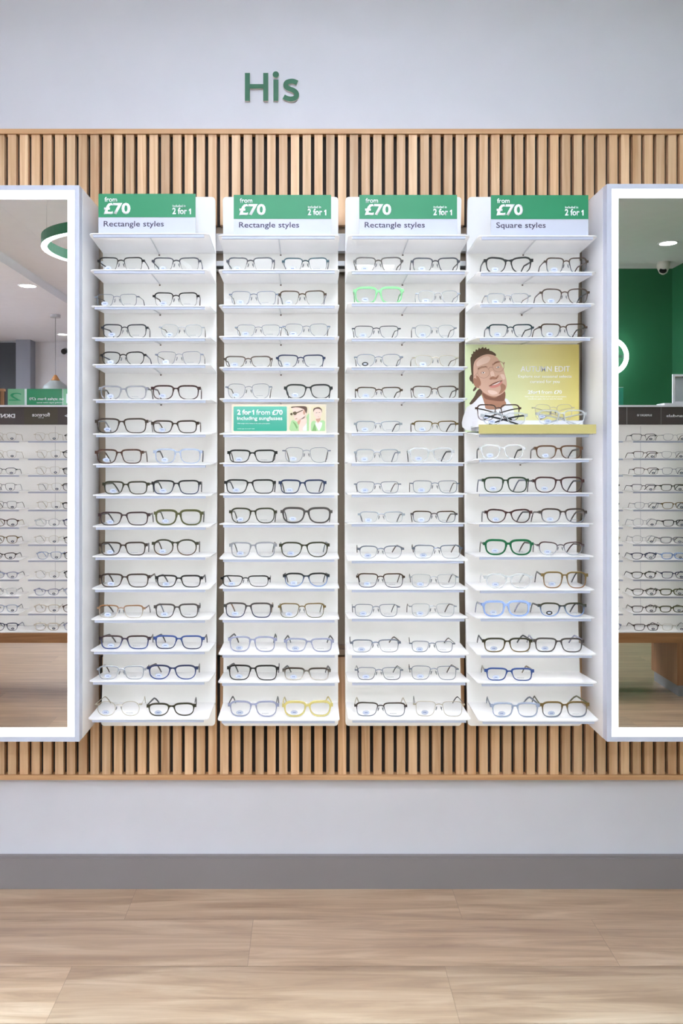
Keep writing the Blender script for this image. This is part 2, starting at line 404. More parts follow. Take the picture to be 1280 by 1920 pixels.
for c,(x0,x1) in enumerate(PX):
    u=empty('display_unit',((x0+x1)/2,-0.1,0.509)); u.location=(0,0,0)
    tag(u,'white bowed display panel with stacked eyewear shelves, %s of the four'%CN[c],'display unit','white eyewear display panels')
    # bowed panel with rounded corners
    top,bot=1.984,0.509; n=44; r=0.009
    m=MB(); vs=[]
    for k in range(n+1):
        z=bot+(top-bot)*k/n
        if k==1: z=bot+r
        if k==n-1: z=top-r
        ins=0
        vs.append((z,0))
    zz=[bot,bot+r*0.13,bot+r*0.5,bot+r]+[bot+r+(top-bot-2*r)*k/n for k in range(1,n)]+[top-r,top-r*0.5,top-r*0.13,top]
    V=[];
    for z in zz:
        d=min(z-bot,top-z); ins = 0 if d>=r else r-math.sqrt(max(0,r*r-(r-d)**2))
        y=CY+Dp(z)
        V+=[(x0+ins,y,z),(x1-ins,y,z),(x1-ins,y+0.012,z),(x0+ins,y+0.012,z)]
    Fc=[]
    for k in range(len(zz)-1):
        a=4*k
        for j in range(4): Fc.append((a+j,a+(j+1)%4,a+4+(j+1)%4,a+4+j))
    Fc+=[(3,2,1,0),(len(V)-4,len(V)-3,len(V)-2,len(V)-1)]
    m.add(V,Fc); bp=m.build('back_panel',PANELM,u)
    s=MB()
    for i in range(16):
        if i in (4,5) and c==3: continue
        zc=ZB[i]-0.007; y=CY+Dp(zc)
        xm=(x0+x1)/2
        s.box(xm-0.0022,xm+0.0022,y-0.0008,y+0.001,zc-0.002,zc+0.0015)
    s.build('slot',DARK,u)
    for xx in (x0+0.06,x1-0.06):
        for za,yw in ((1.84,-0.0455),(0.69,-0.0405)):
            MB().box(xx-0.012,xx+0.012,CY+Dp(za)+0.0135,yw,za-0.006,za+0.006).build('mounting_bracket',WHITE,u)
    for i in range(16):
        if not FR[c][i]: continue
        yb,zb,yf,zf=shelf_geom(c,i)
        SHELF[c,i]=(yb,zb,yf,zf)
        def zs(y): return zb+(zf-zb)*(y-yb)/(yf-yb)
        # plate
        T=0.0028; rr=0.012
        pl=[(x0+0.001,yb)]
        for k in range(5):
            a=math.radians(90*k/4); pl.append((x0+rr+0.001-rr*math.cos(a), yf+rr-rr*math.sin(a)))
        for k in range(5):
            a=math.radians(90*k/4); pl.append((x1-rr-0.001+rr*math.sin(a), yf+rr-rr*math.cos(a)))
        pl.append((x1-0.001,yb))
        n_=len(pl); vs=[(x,y,zs(y)) for x,y in pl]+[(x,y,zs(y)-T) for x,y in pl]
        fs=[tuple(range(n_)),tuple(range(2*n_-1,n_-1,-1))]+[(k,n_+k,n_+(k+1)%n_,(k+1)%n_) for k in range(n_)]
        sh=MB().add(vs,fs).build('shelf',SHELFM,u)
        zl=zs(yf+0.006)-T
        MB().box(x0+0.012,x1-0.014,yf+0.002,yf+0.010,zl-0.0068,zl+0.0002).build('front_lip',LIPM,sh)
        MB().box(x0+0.016,x1-0.018,yf+0.0102,yf+0.0145,zs(yf+0.012)-T-0.0045,zs(yf+0.012)-T-0.0003).build('light_strip',STRIP,sh)
        xm=(x0+x1)/2
        MB().tube([(xm,yb-0.002,zb-T-0.002),(xm,yf+0.012,zs(yf+0.012)-T-0.002)],0.0016,6).box(xm-0.012,xm+0.003,yf+0.0148,yf+0.018,zl-0.004,zl-0.0005).build('support_rod',mat('rod_steel',(205,208,214),0.3,metal=0.3),sh)
    units.append(u)
# ================================================================== EYEGLASSES
COLS={ # name: (rgb, kind)
 'black':((30,28,27),'acetate'),'dark brown':((62,46,36),'acetate'),'brown':((98,68,44),'acetate'),
 'tortoise':((70,40,26),'tortoise'),'red tortoise':((58,24,22),'tortoise'),
 'grey':((150,150,158),'sheer'),'pale blue-grey':((172,184,208),'sheer'),'navy':((40,52,92),'acetate'),'blue':((52,84,156),'acetate'),
 'olive':((96,96,58),'acetate'),'dark olive':((56,54,34),'acetate'),'dark green':((40,62,40),'acetate'),'green':((24,110,66),'acetate'),'mint green':((140,222,150),'acetate'),
 'yellow':((222,206,126),'sheer'),'light blue':((150,176,226),'sheer'),'lilac grey':((156,160,188),'sheer'),'clear':((214,218,222),'crystal'),'pale beige':((222,212,198),'sheer'),
 'tan':((160,112,66),'acetate'),'khaki':((132,108,58),'acetate'),'plum':((62,40,42),'acetate'),'maroon':((70,40,38),'acetate'),'grey-brown':((84,76,74),'acetate'),
 'silver':((140,148,166),'metal'),'pale silver':((190,196,208),'metal'),'pale gold':((224,212,190),'metal'),'gunmetal':((66,68,76),'metal'),'bronze':((80,58,38),'metal'),
 'black metal':((36,34,34),'metal'),'navy metal':((42,54,90),'metal'),'taupe metal':((100,84,74),'metal'),'dark teal':((34,62,70),'metal')}
def contour(lw,h,n,taper,shift,sweep,N=44,flat=0.0):
    P=[]
    for i in range(N):
        t=2*math.pi*i/N
        cx,sy=math.cos(t),math.sin(t)
        ne=n*(1.0 if sy>0 else 0.74); ne=max(ne,2.25)
        x=math.copysign(abs(cx)**(2.0/ne),cx); z=math.copysign(abs(sy)**(2.0/ne),sy)
        k=(1-z)/2
        xx=x*(1-taper*k)+shift*k
        zz=z+sweep*x*(0.5+0.5*z)
        if z>0: zz-=flat*(x*x)*0.0
        P.append((xx*lw/2, (zz+1)*h/2))
    return P
SHAPES={'rect':(4.4,0.20,0.12,0.03),'soft':(3.2,0.20,0.11,0.04),'square':(3.8,0.15,0.09,0.0),'round':(2.35,0.08,0.04,0.02),'panto':(3.5,0.20,0.08,0.04),'cat':(3.1,0.22,0.11,0.14)}
MESHC={}
def ribbon(mb,P,tfun,y0,y1,sx,cx,z0=0,skip=None):
    """rim around contour P, offset outward by tfun"""
    n=len(P); vs=[]
    for i,(x,z) in enumerate(P):
        a=P[i-1]; b=P[(i+1)%n]; dx,dz=b[0]-a[0],b[1]-a[1]; l=math.hypot(dx,dz) or 1
        nx,nz=dz/l,-dx/l; t=tfun(x,z)
        o=(x+nx*t,z+nz*t); i_=(x-nx*0.0003,z-nz*0.0003)
        bv=min(0.0006,t*0.25)
        ob=(x+nx*(t-bv),z+nz*(t-bv))
        for (px,pz),y in ((i_,y0),(ob,y0),(o,y0+bv),(o,y1-bv),(ob,y1),(i_,y1)): vs.append((cx+sx*px,y,z0+pz))
    fs=[]; K=6
    for i in range(n):
        j=(i+1)%n
        for k in range(K):
            f=(i*K+k, j*K+k, j*K+(k+1)%K, i*K+(k+1)%K)
            fs.append(f if sx>0 else f[::-1])
    mb.add(vs,fs)
STK_P=mat('sticker_pale',(196,201,216),0.5); STK_B=mat('sticker_print_blue',(120,136,176),0.5); STK_K=mat('sticker_black',(30,28,30),0.5)
STK_O=mat('sticker_outline',(172,184,206),0.5)
PRT=mat('lens_print_grey',(176,178,186),0.5)
def glasses(loc,rz,W,h,style,shape,front,bottom=None,temple=None,sticker='pale',detail=True,tl=0.113,fold=False,pitch=0):
    """style: full (plastic), metal, half (heavy brow, thin or no lower rim)"""
    root=empty('eyeglasses',loc,rz)
    (ft,kind)=COLS[front]; bt=COLS[bottom][0] if bottom else ft
    if style in('metal','half') and kind=='acetate': kind='metal'
    fm=frame_mat(ft,bt,kind)
    tc_=COLS[temple or front]; tm=frame_mat(tc_[0],tc_[0],tc_[1])
    n,tp,sh,sw=SHAPES[shape]
    if style=='thick': tt,tb,dep,br=0.0056,0.0036,0.0045,0.0105
    elif style=='full': tt,tb,dep,br=0.0040,0.0021,0.0035,0.0115
    elif style=='metal': tt,tb,dep,br=0.0015,0.0011,0.0018,0.015
    elif style=='fine': tt,tb,dep,br=0.0010,0.0009,0.0014,0.015
    elif style=='mix': tt,tb,dep,br=0.0028,0.0013,0.0024,0.0135   # browline metal, full lower rim
    else: tt,tb,dep,br=0.0026,0.0004,0.0022,0.0145
    endw={'thick':0.002,'full':0.003,'metal':0.006,'fine':0.006,'mix':0.0035,'half':0.004}[style]
    thin=style in('metal','fine')
    lw=(W-br-2*endw-2*tt)/2; hh=h-tt-tb
    P=contour(lw,hh,n,tp,sh,sw)
    cx=br/2+lw/2
    cxo=W/2-endw-tt-lw/2
    cx=(cxo)
    def tf(x,z):
        k=max(0,min(1,(z/hh-0.45)/0.4)); k=k*k*(3-2*k)
        t=tb+(tt-tb)*k
        if style in('half','mix') and z>hh*0.7: t*=1+0.35*max(0,(x/lw))
        return t
    fr=MB()
    for sx in (1,-1): ribbon(fr,P,tf,0,dep,sx,sx*cx,tb)
    # bridge
    gap=cx-lw/2
    if thin or style in('half','mix'):
        zc=tb+hh*(0.80 if shape!='round' else 0.74)
        rad=0.0013 if style!='fine' else 0.0009
        if style in('half','mix'): rad=0.0017
        ex=gap+lw*0.04
        fr.tube([(-ex,dep/2,zc-0.001),(-gap*0.5,dep/2-0.0006,zc+0.0010),(0,dep/2-0.001,zc+0.0015),(gap*0.5,dep/2-0.0006,zc+0.0010),(ex,dep/2,zc-0.001)],rad,6)
    else:
        zt_=tb+hh*0.955; th=0.0085 if style=='thick' else 0.0062
        kk=9; up=[];dn=[]
        ex=gap+lw*0.06
        for i in range(kk):
            t=-1+2*i/(kk-1); up.append((ex*t, zt_-0.0022*(1-t*t))); dn.append((ex*t, zt_-th-0.006*abs(t)**2.2+0.0008))
        fr.prism_xz(up+dn[::-1],0.0001,dep)
    # end pieces
    ez=tb+hh*(0.80 if (thin or style in('half','mix')) else 0.86)
    if shape in('round','panto'): ez=tb+hh*0.80
    eh=0.0016 if thin else (0.0028 if style in('half','mix') else 0.0040)
    for sx in(1,-1):
        xo=sx*W/2; xi=sx*(cx+lw/2*(0.93 if not thin else 0.97))
        a,b=sorted((xo,xi)); fr.prism_xz([(a,ez-eh),(b,ez-eh),(b,ez+eh),(a,ez+eh)],0.0003,dep+0.001)
        a,b=sorted((xo,xo-sx*0.0025)); fr.box(a,b,0.001,0.008,ez-eh*0.9,ez+eh*0.9)
    fo=fr.build('frame_front',fm,root,smooth=False)
    # temples
    for sx in(1,-1):
        x0_=sx*(W/2-0.0014); inn=0.006+random.random()*0.010
        if style=='fine' or style=='metal': r0,r1=0.0010,0.0020
        elif style=='half' or style=='mix': r0,r1=0.0019,0.0022
        else: r0,r1=0.0026,0.0024
        path=[];rad=[]
        for k in range(9):
            t=k/8; y=0.006+(tl-0.006)*t
            bend=max(0,(t-0.62)/0.38)
            z=ez-(ez-r1*1.0)*bend**1.35
            z=max(z,r1)
            path.append((x0_-sx*inn*t**1.5,y,z)); rad.append(r0*(1-t)+r1*t if t>0.55 else r0)
        if fold: # lying folded behind the front
            path=[(x0_*(1-2*0.82*k/8), 0.008+0.004*(sx+1)/2+0.003*math.sin(k/8*3.1), max(r1,ez-(ez-r1)*(k/8)**1.5)) for k in range(9)]
        MB().tube(path,rad,6,flat=0.6).build('temple',tm,root,smooth=True)
    for sx in(1,-1):
        lm=MB().flat_xz([(sx*cx+sx*x,tb+z) for x,z in P],dep*0.5); lm.build('lens',M_LENS,root)
    if detail and (thin or style in('half','mix')):
        for sx in(1,-1):
            pz=tb+hh*0.5; pxx=gap*0.86
            g=MB(); g.tube([(sx*(gap+0.0015),dep,pz+0.004),(sx*(gap*0.95),dep+0.005,pz+0.002),(sx*pxx,dep+0.004,pz)],0.0004,5)
            g.tube([(sx*(pxx-0.0012),dep+0.003,pz+0.005),(sx*pxx,dep+0.0034,pz),(sx*(pxx+0.0016),dep+0.003,pz-0.005)],[0.0008,0.0018,0.0010],6)
            g.build('nose_pad',frame_mat((140,140,146),(140,140,146),'sheer'),root,smooth=True)
    if sticker:
        s=MB(); cxs=-cx-lw*0.06; czs=tb+hh*0.24
        if sticker=='pale':
            s.cur=2; s.prism_xz(oval(cxs,czs,0.0092,0.0056),dep*0.5-0.0005,dep*0.5-0.0003); s.cur=0; s.prism_xz(oval(cxs,czs,0.0083,0.0048),dep*0.5-0.0006,dep*0.5-0.0005); s.cur=1
            for k,(a,b) in enumerate(((-0.0040,-0.0022),(-0.0018,0.0),(0.0004,0.0040))): s.prism_xz([(cxs+a,czs-0.0012),(cxs+b,czs-0.0012),(cxs+b,czs+0.0012),(cxs+a,czs+0.0012)],dep*0.5-0.0009,dep*0.5-0.0006)
            s.build('sticker',[STK_P,STK_B,STK_O],root)
        elif sticker=='black':
            s.prism_xz(oval(cxs,czs,0.0086,0.0054),dep*0.5-0.0006,dep*0.5-0.0003); s.cur=1
            s.prism_xz(oval(cxs,czs,0.0050,0.0022),dep*0.5-0.0009,dep*0.5-0.0006)
            s.build('sticker',[STK_K,STK_P],root)
        if detail and random.random()<0.45:
            s=MB(); xs=cx-0.002; zs_=tb+hh*0.2
            for k in range(6): s.prism_xz([(xs-0.009+k*0.003,zs_-0.0007),(xs-0.0068+k*0.003,zs_-0.0007),(xs-0.0068+k*0.003,zs_+0.0007),(xs-0.009+k*0.003,zs_+0.0007)],dep*0.5-0.0006,dep*0.5-0.0003)
            s.build('lens_print',PRT,root)
    return root
# xl, xr, ytop, style, shape, colour, bottom colour, temple colour
G={}
G[0]={1:[(182,271,482,'half','rect','black metal',None,'gunmetal'),(284,377,482.5,'half','rect','gunmetal',None,'navy metal')],
 2:[(177,261.5,551.7,'fine','rect','silver',None,'gunmetal'),(286,374,548.5,'half','rect','black metal',None,'bronze')],
 3:[(189.5,278,608,'mix','rect','gunmetal',None,'gunmetal'),(298,383.5,608.6,'fine','soft','pale silver',None,'bronze')],
 4:[(187,274,659,'mix','soft','black metal',None,'navy metal'),(290,381,659,'fine','rect','silver',None,'taupe metal')],
 5:[(185,278,723,'full','rect','grey',None,'grey-brown'),(283,376,722,'full','square','red tortoise',None,'red tortoise')],
 6:[(178,278,784,'full','rect','dark brown',None,'grey'),(283,373,788,'full','rect','dark brown',None,'brown')],
 7:[(178,269,842,'full','rect','tortoise',None,'brown'),(287,379.5,841,'full','square','pale blue-grey',None,'gunmetal')],
 8:[(191,280,902,'full','rect','dark olive',None,'dark olive'),(284,377,900,'full','rect','black','navy','gunmetal')],
 9:[(184,281,959.5,'full','rect','plum',None,'grey-brown'),(288,381,955,'thick','square','olive',None,'dark olive')],
 10:[(185,276,1016,'full','rect','dark brown',None,'gunmetal'),(284,372,1011,'full','round','dark olive','brown','bronze')],
 11:[(185,282,1075.5,'full','rect','dark brown',None,'bronze'),(290,380,1078,'full','rect','black',None,'gunmetal')],
 12:[(181,272,1134.5,'mix','rect','tan','pale beige','bronze'),(288,375,1132,'full','rect','grey-brown',None,'silver')],
 13:[(185,282,1191.5,'full','rect','plum','blue','grey-brown'),(287,383,1191.5,'full','rect','blue','navy','gunmetal')],
 14:[(181,273,1249,'mix','rect','pale silver',None,'bronze'),(275,371,1247,'full','soft','navy','blue','plum')],
 15:[(178,266,1315,'fine','round','pale gold',None,'pale gold'),(275,367.6,1318,'full','soft','dark olive',None,'gunmetal')]}
G[1]={1:[(424,515,482.4,'half','rect','gunmetal',None,'dark teal'),(528,617,483,'half','rect','dark teal',None,'silver')],
 2:[(429,522,546,'metal','rect','silver',None,'bronze'),(521,612,545,'half','rect','bronze',None,'silver')],
 3:[(440,529,609,'fine','rect','silver',None,'bronze'),(529,619,607,'fine','soft','silver',None,'bronze')],
 4:[(419,511,667.5,'mix','rect','taupe metal',None,'taupe metal'),(517,610,665,'mix','rect','navy metal',None,'silver')],
 5:[(422,510,719.5,'fine','panto','silver',None,'bronze'),(532,623.5,720,'full','panto','black',None,'gunmetal')],
 7:[(426,520,843,'full','rect','black',None,'maroon'),(529,620,839,'fine','panto','silver',None,'brown')],
 8:[(420,517,898.6,'full','rect','black',None,'gunmetal'),(522,612,899,'full','rect','navy',None,'maroon')],
 9:[(429,519,952,'full','panto','dark olive',None,'dark olive'),(525.5,623,950.6,'thick','panto','grey-brown',None,'dark brown')],
 10:[(429.5,519,1016,'full','rect','grey',None,'grey-brown'),(523,618,1016,'full','soft','dark olive',None,'silver')],
 11:[(413,507,1079,'mix','rect','black metal',None,'black metal'),(530,618,1074,'full','soft','black','light blue','gunmetal')],
 12:[(418.7,512,1130,'full','rect','grey-brown','navy','tan'),(521,611,1131,'mix','rect','khaki','olive','olive')],
 13:[(427,519,1193,'full','square','lilac grey',None,'gunmetal'),(532,626,1196.6,'full','rect','lilac grey',None,'gunmetal')],
 14:[(425,523,1247,'full','rect','black',None,'gunmetal'),(529,620,1252,'full','rect','dark brown','pale beige','gunmetal')],
 15:[(427,523,1314,'full','panto','lilac grey',None,'gunmetal'),(529,624,1314,'thick','panto','yellow',None,'yellow')]}
G[2]={1:[(662.5,756,482,'mix','rect','dark brown',None,'dark brown'),(770,862,483,'mix','rect','gunmetal',None,'gunmetal')],
 2:[(662,757,535.5,'thick','square','mint green',None,'mint green'),(779,863,545,'fine','soft','pale silver',None,'pale silver')],
 3:[(659.5,751,611,'metal','rect','gunmetal','silver','black metal'),(773,856,609.6,'fine','soft','pale silver',None,'gunmetal')],
 4:[(663.5,755.5,664,'metal','soft','silver',None,'gunmetal'),(773,860,666,'fine','soft','pale gold',None,'bronze')],
 5:[(665.5,755,725.5,'half','rect','bronze',None,'bronze'),(770,859,723.5,'mix','rect','taupe metal',None,'maroon')],
 6:[(663.5,754,789.5,'half','rect','pale silver',None,'gunmetal'),(772,859,789,'half','rect','khaki',None,'bronze')],
 7:[(663.5,750.5,842,'half','rect','pale silver',None,'silver'),(764,852,839,'full','panto','clear',None,'gunmetal')],
 8:[(663.5,752,902.7,'metal','rect','silver',None,'bronze'),(769,861.6,901,'metal','rect','silver',None,'bronze')],
 9:[(670.6,759,959,'half','rect','pale silver',None,'gunmetal'),(770,857.5,958,'mix','rect','bronze','silver','bronze')],
 10:[(669.6,757.6,1023,'half','soft','silver',None,'bronze'),(772,867,1021.5,'half','rect','silver',None,'bronze')],
 11:[(667.6,759,1075,'mix','rect','bronze','navy metal','bronze'),(767,859.5,1076.8,'fine','rect','pale silver',None,'gunmetal')],
 12:[(660,750,1133,'metal','rect','silver',None,'gunmetal'),(767,856.5,1132,'fine','rect','pale silver',None,'bronze')],
 13:[(656,751.5,1199,'half','rect','silver',None,'bronze'),(767,853,1203,'metal','rect','silver',None,'bronze')],
 14:[(665,756,1251.5,'metal','rect','silver','navy metal','gunmetal'),(766.5,860,1249,'metal','rect','silver',None,'bronze')],
 15:[(664,763,1317,'mix','rect','dark brown','silver','pale gold'),(774.6,871,1315,'fine','rect','pale gold',None,'gunmetal')]}
G[3]={1:[(907,999,482,'full','cat','black',None,'gunmetal'),(1020,1103,483,'mix','rect','taupe metal','silver','maroon')],
 2:[(908.7,995,550,'metal','rect','pale silver',None,'taupe metal'),(1012,1104.7,541,'mix','soft','taupe metal',None,'gunmetal')],
 3:[(912.7,1000.5,608,'mix','rect','dark teal','silver','gunmetal'),(1010,1100.6,607,'mix','rect','bronze','silver','bronze')],
 7:[(898.5,985,833,'full','panto','clear',None,'gunmetal'),(1002,1092.5,834.6,'full','square','brown',None,'dark brown')],
 8:[(903.6,992,894,'full','square','dark green',None,'silver'),(998.6,1095.5,893.7,'full','panto','maroon',None,'gunmetal')],
 9:[(908.7,998,954.5,'full','cat','red tortoise',None,'gunmetal'),(1010.6,1100.6,953,'full','panto','dark brown','grey','dark brown')],
 10:[(906,1000,1011,'thick','panto','green',None,'dark brown'),(1006.8,1095,1016,'mix','cat','maroon','pale silver','maroon')],
 11:[(907.7,999,1075,'full','round','clear',None,'clear'),(1015,1102,1071.7,'full','square','khaki','tan','gunmetal')],
 12:[(902.6,996.6,1126,'thick','square','light blue',None,'lilac grey'),(1009,1099.6,1130,'full','soft','dark olive','light blue','gunmetal')],
 13:[(904,998,1196,'full','square','dark olive','khaki','gunmetal'),(1000,1094.5,1196,'full','rect','grey-brown',None,'lilac grey')],
 14:[(908.7,1001,1252.5,'full','rect','blue',None,'khaki')],
 15:[(919,1012,1317,'full','square','pale blue-grey',None,'silver'),(1012,1104.7,1315,'full','square','khaki','silver','olive')]}
SETB=0.024
STY={'full':'plastic','thick':'thick plastic','metal':'metal','fine':'fine-wire','mix':'brow-heavy','half':'half-rim'}
for c in G:
    for i,lst in G[c].items():
        yb,zb,yf,zf=SHELF[c,i]
        yg=yf+SETB; zg=zb+(zf-zb)*(yg-yb)/(yf-yb); d=yg-CY
        slope=math.atan2(zb-zf,SD)
        for k,(xl,xr,yt,style,shape,col,bc,tc_) in enumerate(lst):
            W=(xr-xl)*d/F; h=Z(yt,d)-zg
            h=max(0.030,min(0.047,h))
            st='pale'
            if (c,i,k) in ((2,4,0),(3,12,1)): st='black'
            g=glasses((X((xl+xr)/2,d),yg,zg+0.0002),math.radians(random.uniform(-2.5,2.5)),W,h,style,shape,col,bc,tc_,st)
            g.rotation_euler.x=slope
            side='alone' if len(lst)==1 else ('left pair' if k==0 else 'right pair')
            nm=col.replace(' metal','')
            nm='%s %s glasses'%(nm,STY[style])
            if style=='thick' and 'clear' not in col: pass
            tag(g,'%s, %s, %s shelf from the top, %s panel'%(nm,side,ORD[i],CN[c]),'glasses','glasses on the %s display panel'%CN[c])
# ================================================================== PRICE SIGNS on the top shelves
def price_sign(c,xl,xr,yt,ymid,txt,tx):
    yb,zb,yf,zf=SHELF[c,0]; y=yf+0.022; d=y-CY
    zbot=max(zb+(zf-zb)*(q_-yb)/(yf-yb) for q_ in (y-0.007,y+0.013))+0.0003
    s=empty('price_sign',(0,0,0)); tag(s,"green and white price card reading '%s' on the %s display panel"%(txt,CN[c]),'sign','price cards on top of the display panels')
    x0,x1=X(xl,d),X(xr,d)
    MB().box(x0,x1,y,y+0.0025,zbot+0.0003,Z(yt,d)).build('card',SIGNW,s)
    MB().box(x0,x1,y-0.0006,y,Z(ymid,d),Z(yt,d)).build('green_panel',GREEN,s)
    MB().box(x0+0.08,x1-0.08,y-0.006,y+0.012,zbot+0.0003,zbot+0.004).build('clip_foot',SIGNW,s)
    def T(nm,b,ax,bx,ay,by,m,bold): text_obj(nm,b,X(xl+ax,d),X(xl+bx,d),Z(yt+by,d),Z(yt+ay,d),y-0.0006 if by<43 else y,m,s,bold)
    T('from_lettering','from',11.5,35,6,15,TXTW,0.02)
    T('price_lettering','£70',10,60,17,38.5,TXTW,0.035)
    T('included_lettering','included in',139,163.5,20.5,25,TXTW,0.015)
    T('offer_lettering','2 for',138.5,166,26,38.5,TXTW,0.03); one_glyph('offer_lettering',X(xl+169.5,d),X(xl+173.5,d),Z(yt+38.3,d),Z(yt+27.8,d),y-0.0006,TXTW,s)
    T('style_lettering',txt,10,tx,51,64.5,TXTD,0.004)
price_sign(0,184.5,366.5,363.5,407.5,'Rectangle styles',122.5)
price_sign(1,438,620.5,365.5,410.5,'Rectangle styles',122.5)
price_sign(2,673.5,856.5,365.5,410.5,'Rectangle styles',122.5)
price_sign(3,920,1102.5,366,411,'Square styles',102.5)
# ------------------------------------------------------------------ offer card '2 for 1' on the second panel
def prints(parent,name,layers,y,d,ox,oy,sc,step=0.00012):
    """flat printed picture: list of (rgb, list of polygons in zoom pixels); one mesh, several inks"""
    mb=MB(); mats=[]
    for k,(rgb,polys) in enumerate(layers):
        mats.append(mat('print_%d_%d_%d'%rgb,rgb,0.55)); mb.cur=k
        for P in polys: mb.flat_xz([(X(ox+x/sc,d),Z(oy+y_/sc,d)) for x,y_ in P],y-step*(k+1))
    return mb.build(name,mats,parent)
yb,zb,yf,zf=SHELF[1,6]; y=yf+0.012; d=y-CY
oc=empty('offer_card',(0,0,0)); tag(oc,"cream offer card reading '2 for 1 from £70' with two portraits on second panel",'sign')
z0=zb+(zf-zb)*(y-yb)/(yf-yb)+0.0003
def P2(x,y_): return (X(430+x/6.737,d),Z(750+y_/6.737,d))
MB().box(P2(30,0)[0],P2(1222,0)[0],y,y+0.003,z0,P2(0,55)[1]).build('card',mat('card_cream',(226,216,196),0.5),oc)
def bx(x0,x1,y0_,y1_): a=P2(x0,y0_); b=P2(x1,y1_); return a[0],b[0],b[1],a[1]
a=bx(52,725,82,392); pts=rrect(*a,0.004)
pp=rrect(a[0],a[1],a[2],a[3],0.0025); 
m,nt,b=new_mat('teal_print'); tcn=nt.nodes.new('ShaderNodeTexCoord'); sx=nt.nodes.new('ShaderNodeSeparateXYZ'); nt.links.new(tcn.outputs['Generated'],sx.inputs[0])
mx=nt.nodes.new('ShaderNodeMix'); mx.data_type='RGBA'; mx.inputs['A'].default_value=lin((46,160,132)); mx.inputs['B'].default_value=lin((98,184,164)); nt.links.new(sx.outputs['Z'],mx.inputs['Factor']); nt.links.new(mx.outputs['Result'],b.inputs['Base Color']); b.inputs['Roughness'].default_value=0.5
MB().prism_xz(pp,y-0.0005,y).build('teal_panel',m,oc)
def T2(nm,b,x0,x1,y0_,y1_,bold,m=TXTW): a=bx(x0,x1,y0_,y1_); text_obj(nm,b,a[0],a[1],a[2],a[3],y-0.0005,m,oc,bold,0.0003)
T2('offer_lettering','2 for',97,272,122,188,0.04); a=bx(286,312,125,187); one_glyph('offer_lettering',a[0],a[1],a[2],a[3],y-0.0005,TXTW,oc)
T2('from_lettering','from',338,512,122,188,0.01)
T2('price_lettering','£70',538,672,125,190,0.03)
T2('sunglasses_lettering','including sunglasses',97,668,208,268,0.015)
T2('small_lettering','With single-vision lenses to the same prescription',100,512,290,306,0.01)
T2('terms_lettering','Conditions apply. Ask our team for details',100,318,358,371,0.0)
sk=(232,206,192);sk2=(196,150,128);hr=(92,66,52);jk=(168,204,148);jk2=(120,164,100);bg=(222,212,180);lt=(240,240,244)
def clip(P,x0,x1,y0_,y1_): return [(min(max(x,x0),x1),min(max(yy,y0_),y1_)) for x,yy in P]
lay=[(bg,[rrect(748,1004,82,392,18),rrect(1028,1208,82,392,18)]),
 (jk,[clip(cr([(775,285),(800,255),(850,275),(905,300),(960,240),(990,180),(1004,190),(1004,392),(775,392)]),748,1004,82,392),clip(cr([(1032,290),(1075,262),(1110,300),(1160,258),(1206,275),(1206,392),(1032,392)]),1028,1208,82,392)]),
 (jk2,[[(795,270),(830,290),(862,345),(850,370),(820,310)],[(1040,392),(1075,300),(1085,330),(1100,392)]]),
 (lt,[[(940,330),(975,280),(975,388),(900,388)],cr([(1085,285),(1165,285),(1160,340),(1130,388),(1105,350)])]),
 (sk,[cr([(790,95),(850,84),(930,90),(962,140),(965,190),(930,235),(870,275),(835,262),(812,215),(800,150)]),cr([(880,300),(905,250),(950,205),(975,240),(970,300),(930,350),(925,388),(878,388)]),cr([(1065,140),(1085,100),(1130,95),(1162,125),(1165,180),(1145,225),(1148,260),(1118,300),(1090,260),(1088,225),(1068,190)])]),
 (sk2,[cr([(860,270),(900,250),(880,310),(862,300)]),[(1090,240),(1150,228),(1148,258),(1118,285),(1095,258)],[(828,238),(858,225),(850,242),(832,246)],cr([(930,150),(948,120),(958,150),(950,185),(934,180)]),[(1110,212),(1136,208),(1124,216)]]),
 (hr,[cr([(785,100),(795,84),(968,84),(970,170),(950,130),(925,112),(880,96),(830,92)]),cr([(1060,150),(1062,112),(1095,94),(1135,92),(1165,120),(1166,160),(1155,125),(1120,112),(1080,118)])]),
 ((90,74,48),[cr([(800,160),(830,145),(850,165),(836,190),(812,185)]),cr([(765,178),(785,162),(798,180),(785,195)]),[(845,158),(925,122),(930,132),(850,170)],[(1090,160),(1110,158),(1110,163),(1090,165)],[(1125,157),(1146,154),(1146,159),(1125,162)]])]
prints(oc,'portraits',lay,y,d,430,750,6.737)
# ------------------------------------------------------------------ AUTUMN EDIT poster and tray on the rightmost panel
dpz=2.322
po=empty('promotional_poster',(0,0,0)); tag(po,"yellow-green poster reading 'AUTUMN EDIT' with a smiling person in round glasses",'poster')
yp=CY+Dp(Z(710,2.32))-0.010; d=yp-CY
def P3(x,y_): return (X(870+x/5.12,d),Z(640+y_/5.12,d))
m,nt,b=new_mat('poster_gradient_print'); tcn=nt.nodes.new('ShaderNodeTexCoord'); sx=nt.nodes.new('ShaderNodeSeparateXYZ'); nt.links.new(tcn.outputs['Generated'],sx.inputs[0])
rp=nt.nodes.new('ShaderNodeValToRGB'); e=rp.color_ramp.elements; e[0].position=0.1; e[0].color=lin((214,226,184)); e[1].position=1; e[1].color=lin((208,192,108)); e.new(0.55).color=lin((214,212,158))
nt.links.new(sx.outputs['X'],rp.inputs[0]); nt.links.new(rp.outputs[0],b.inputs['Base Color']); b.inputs['Roughness'].default_value=0.5
a=P3(8,30); b2=P3(1102,872)
MB().box(a[0],b2[0],yp,yp+0.0025,ZB[6]+0.0005,a[1]).build('poster_sheet',m,po)
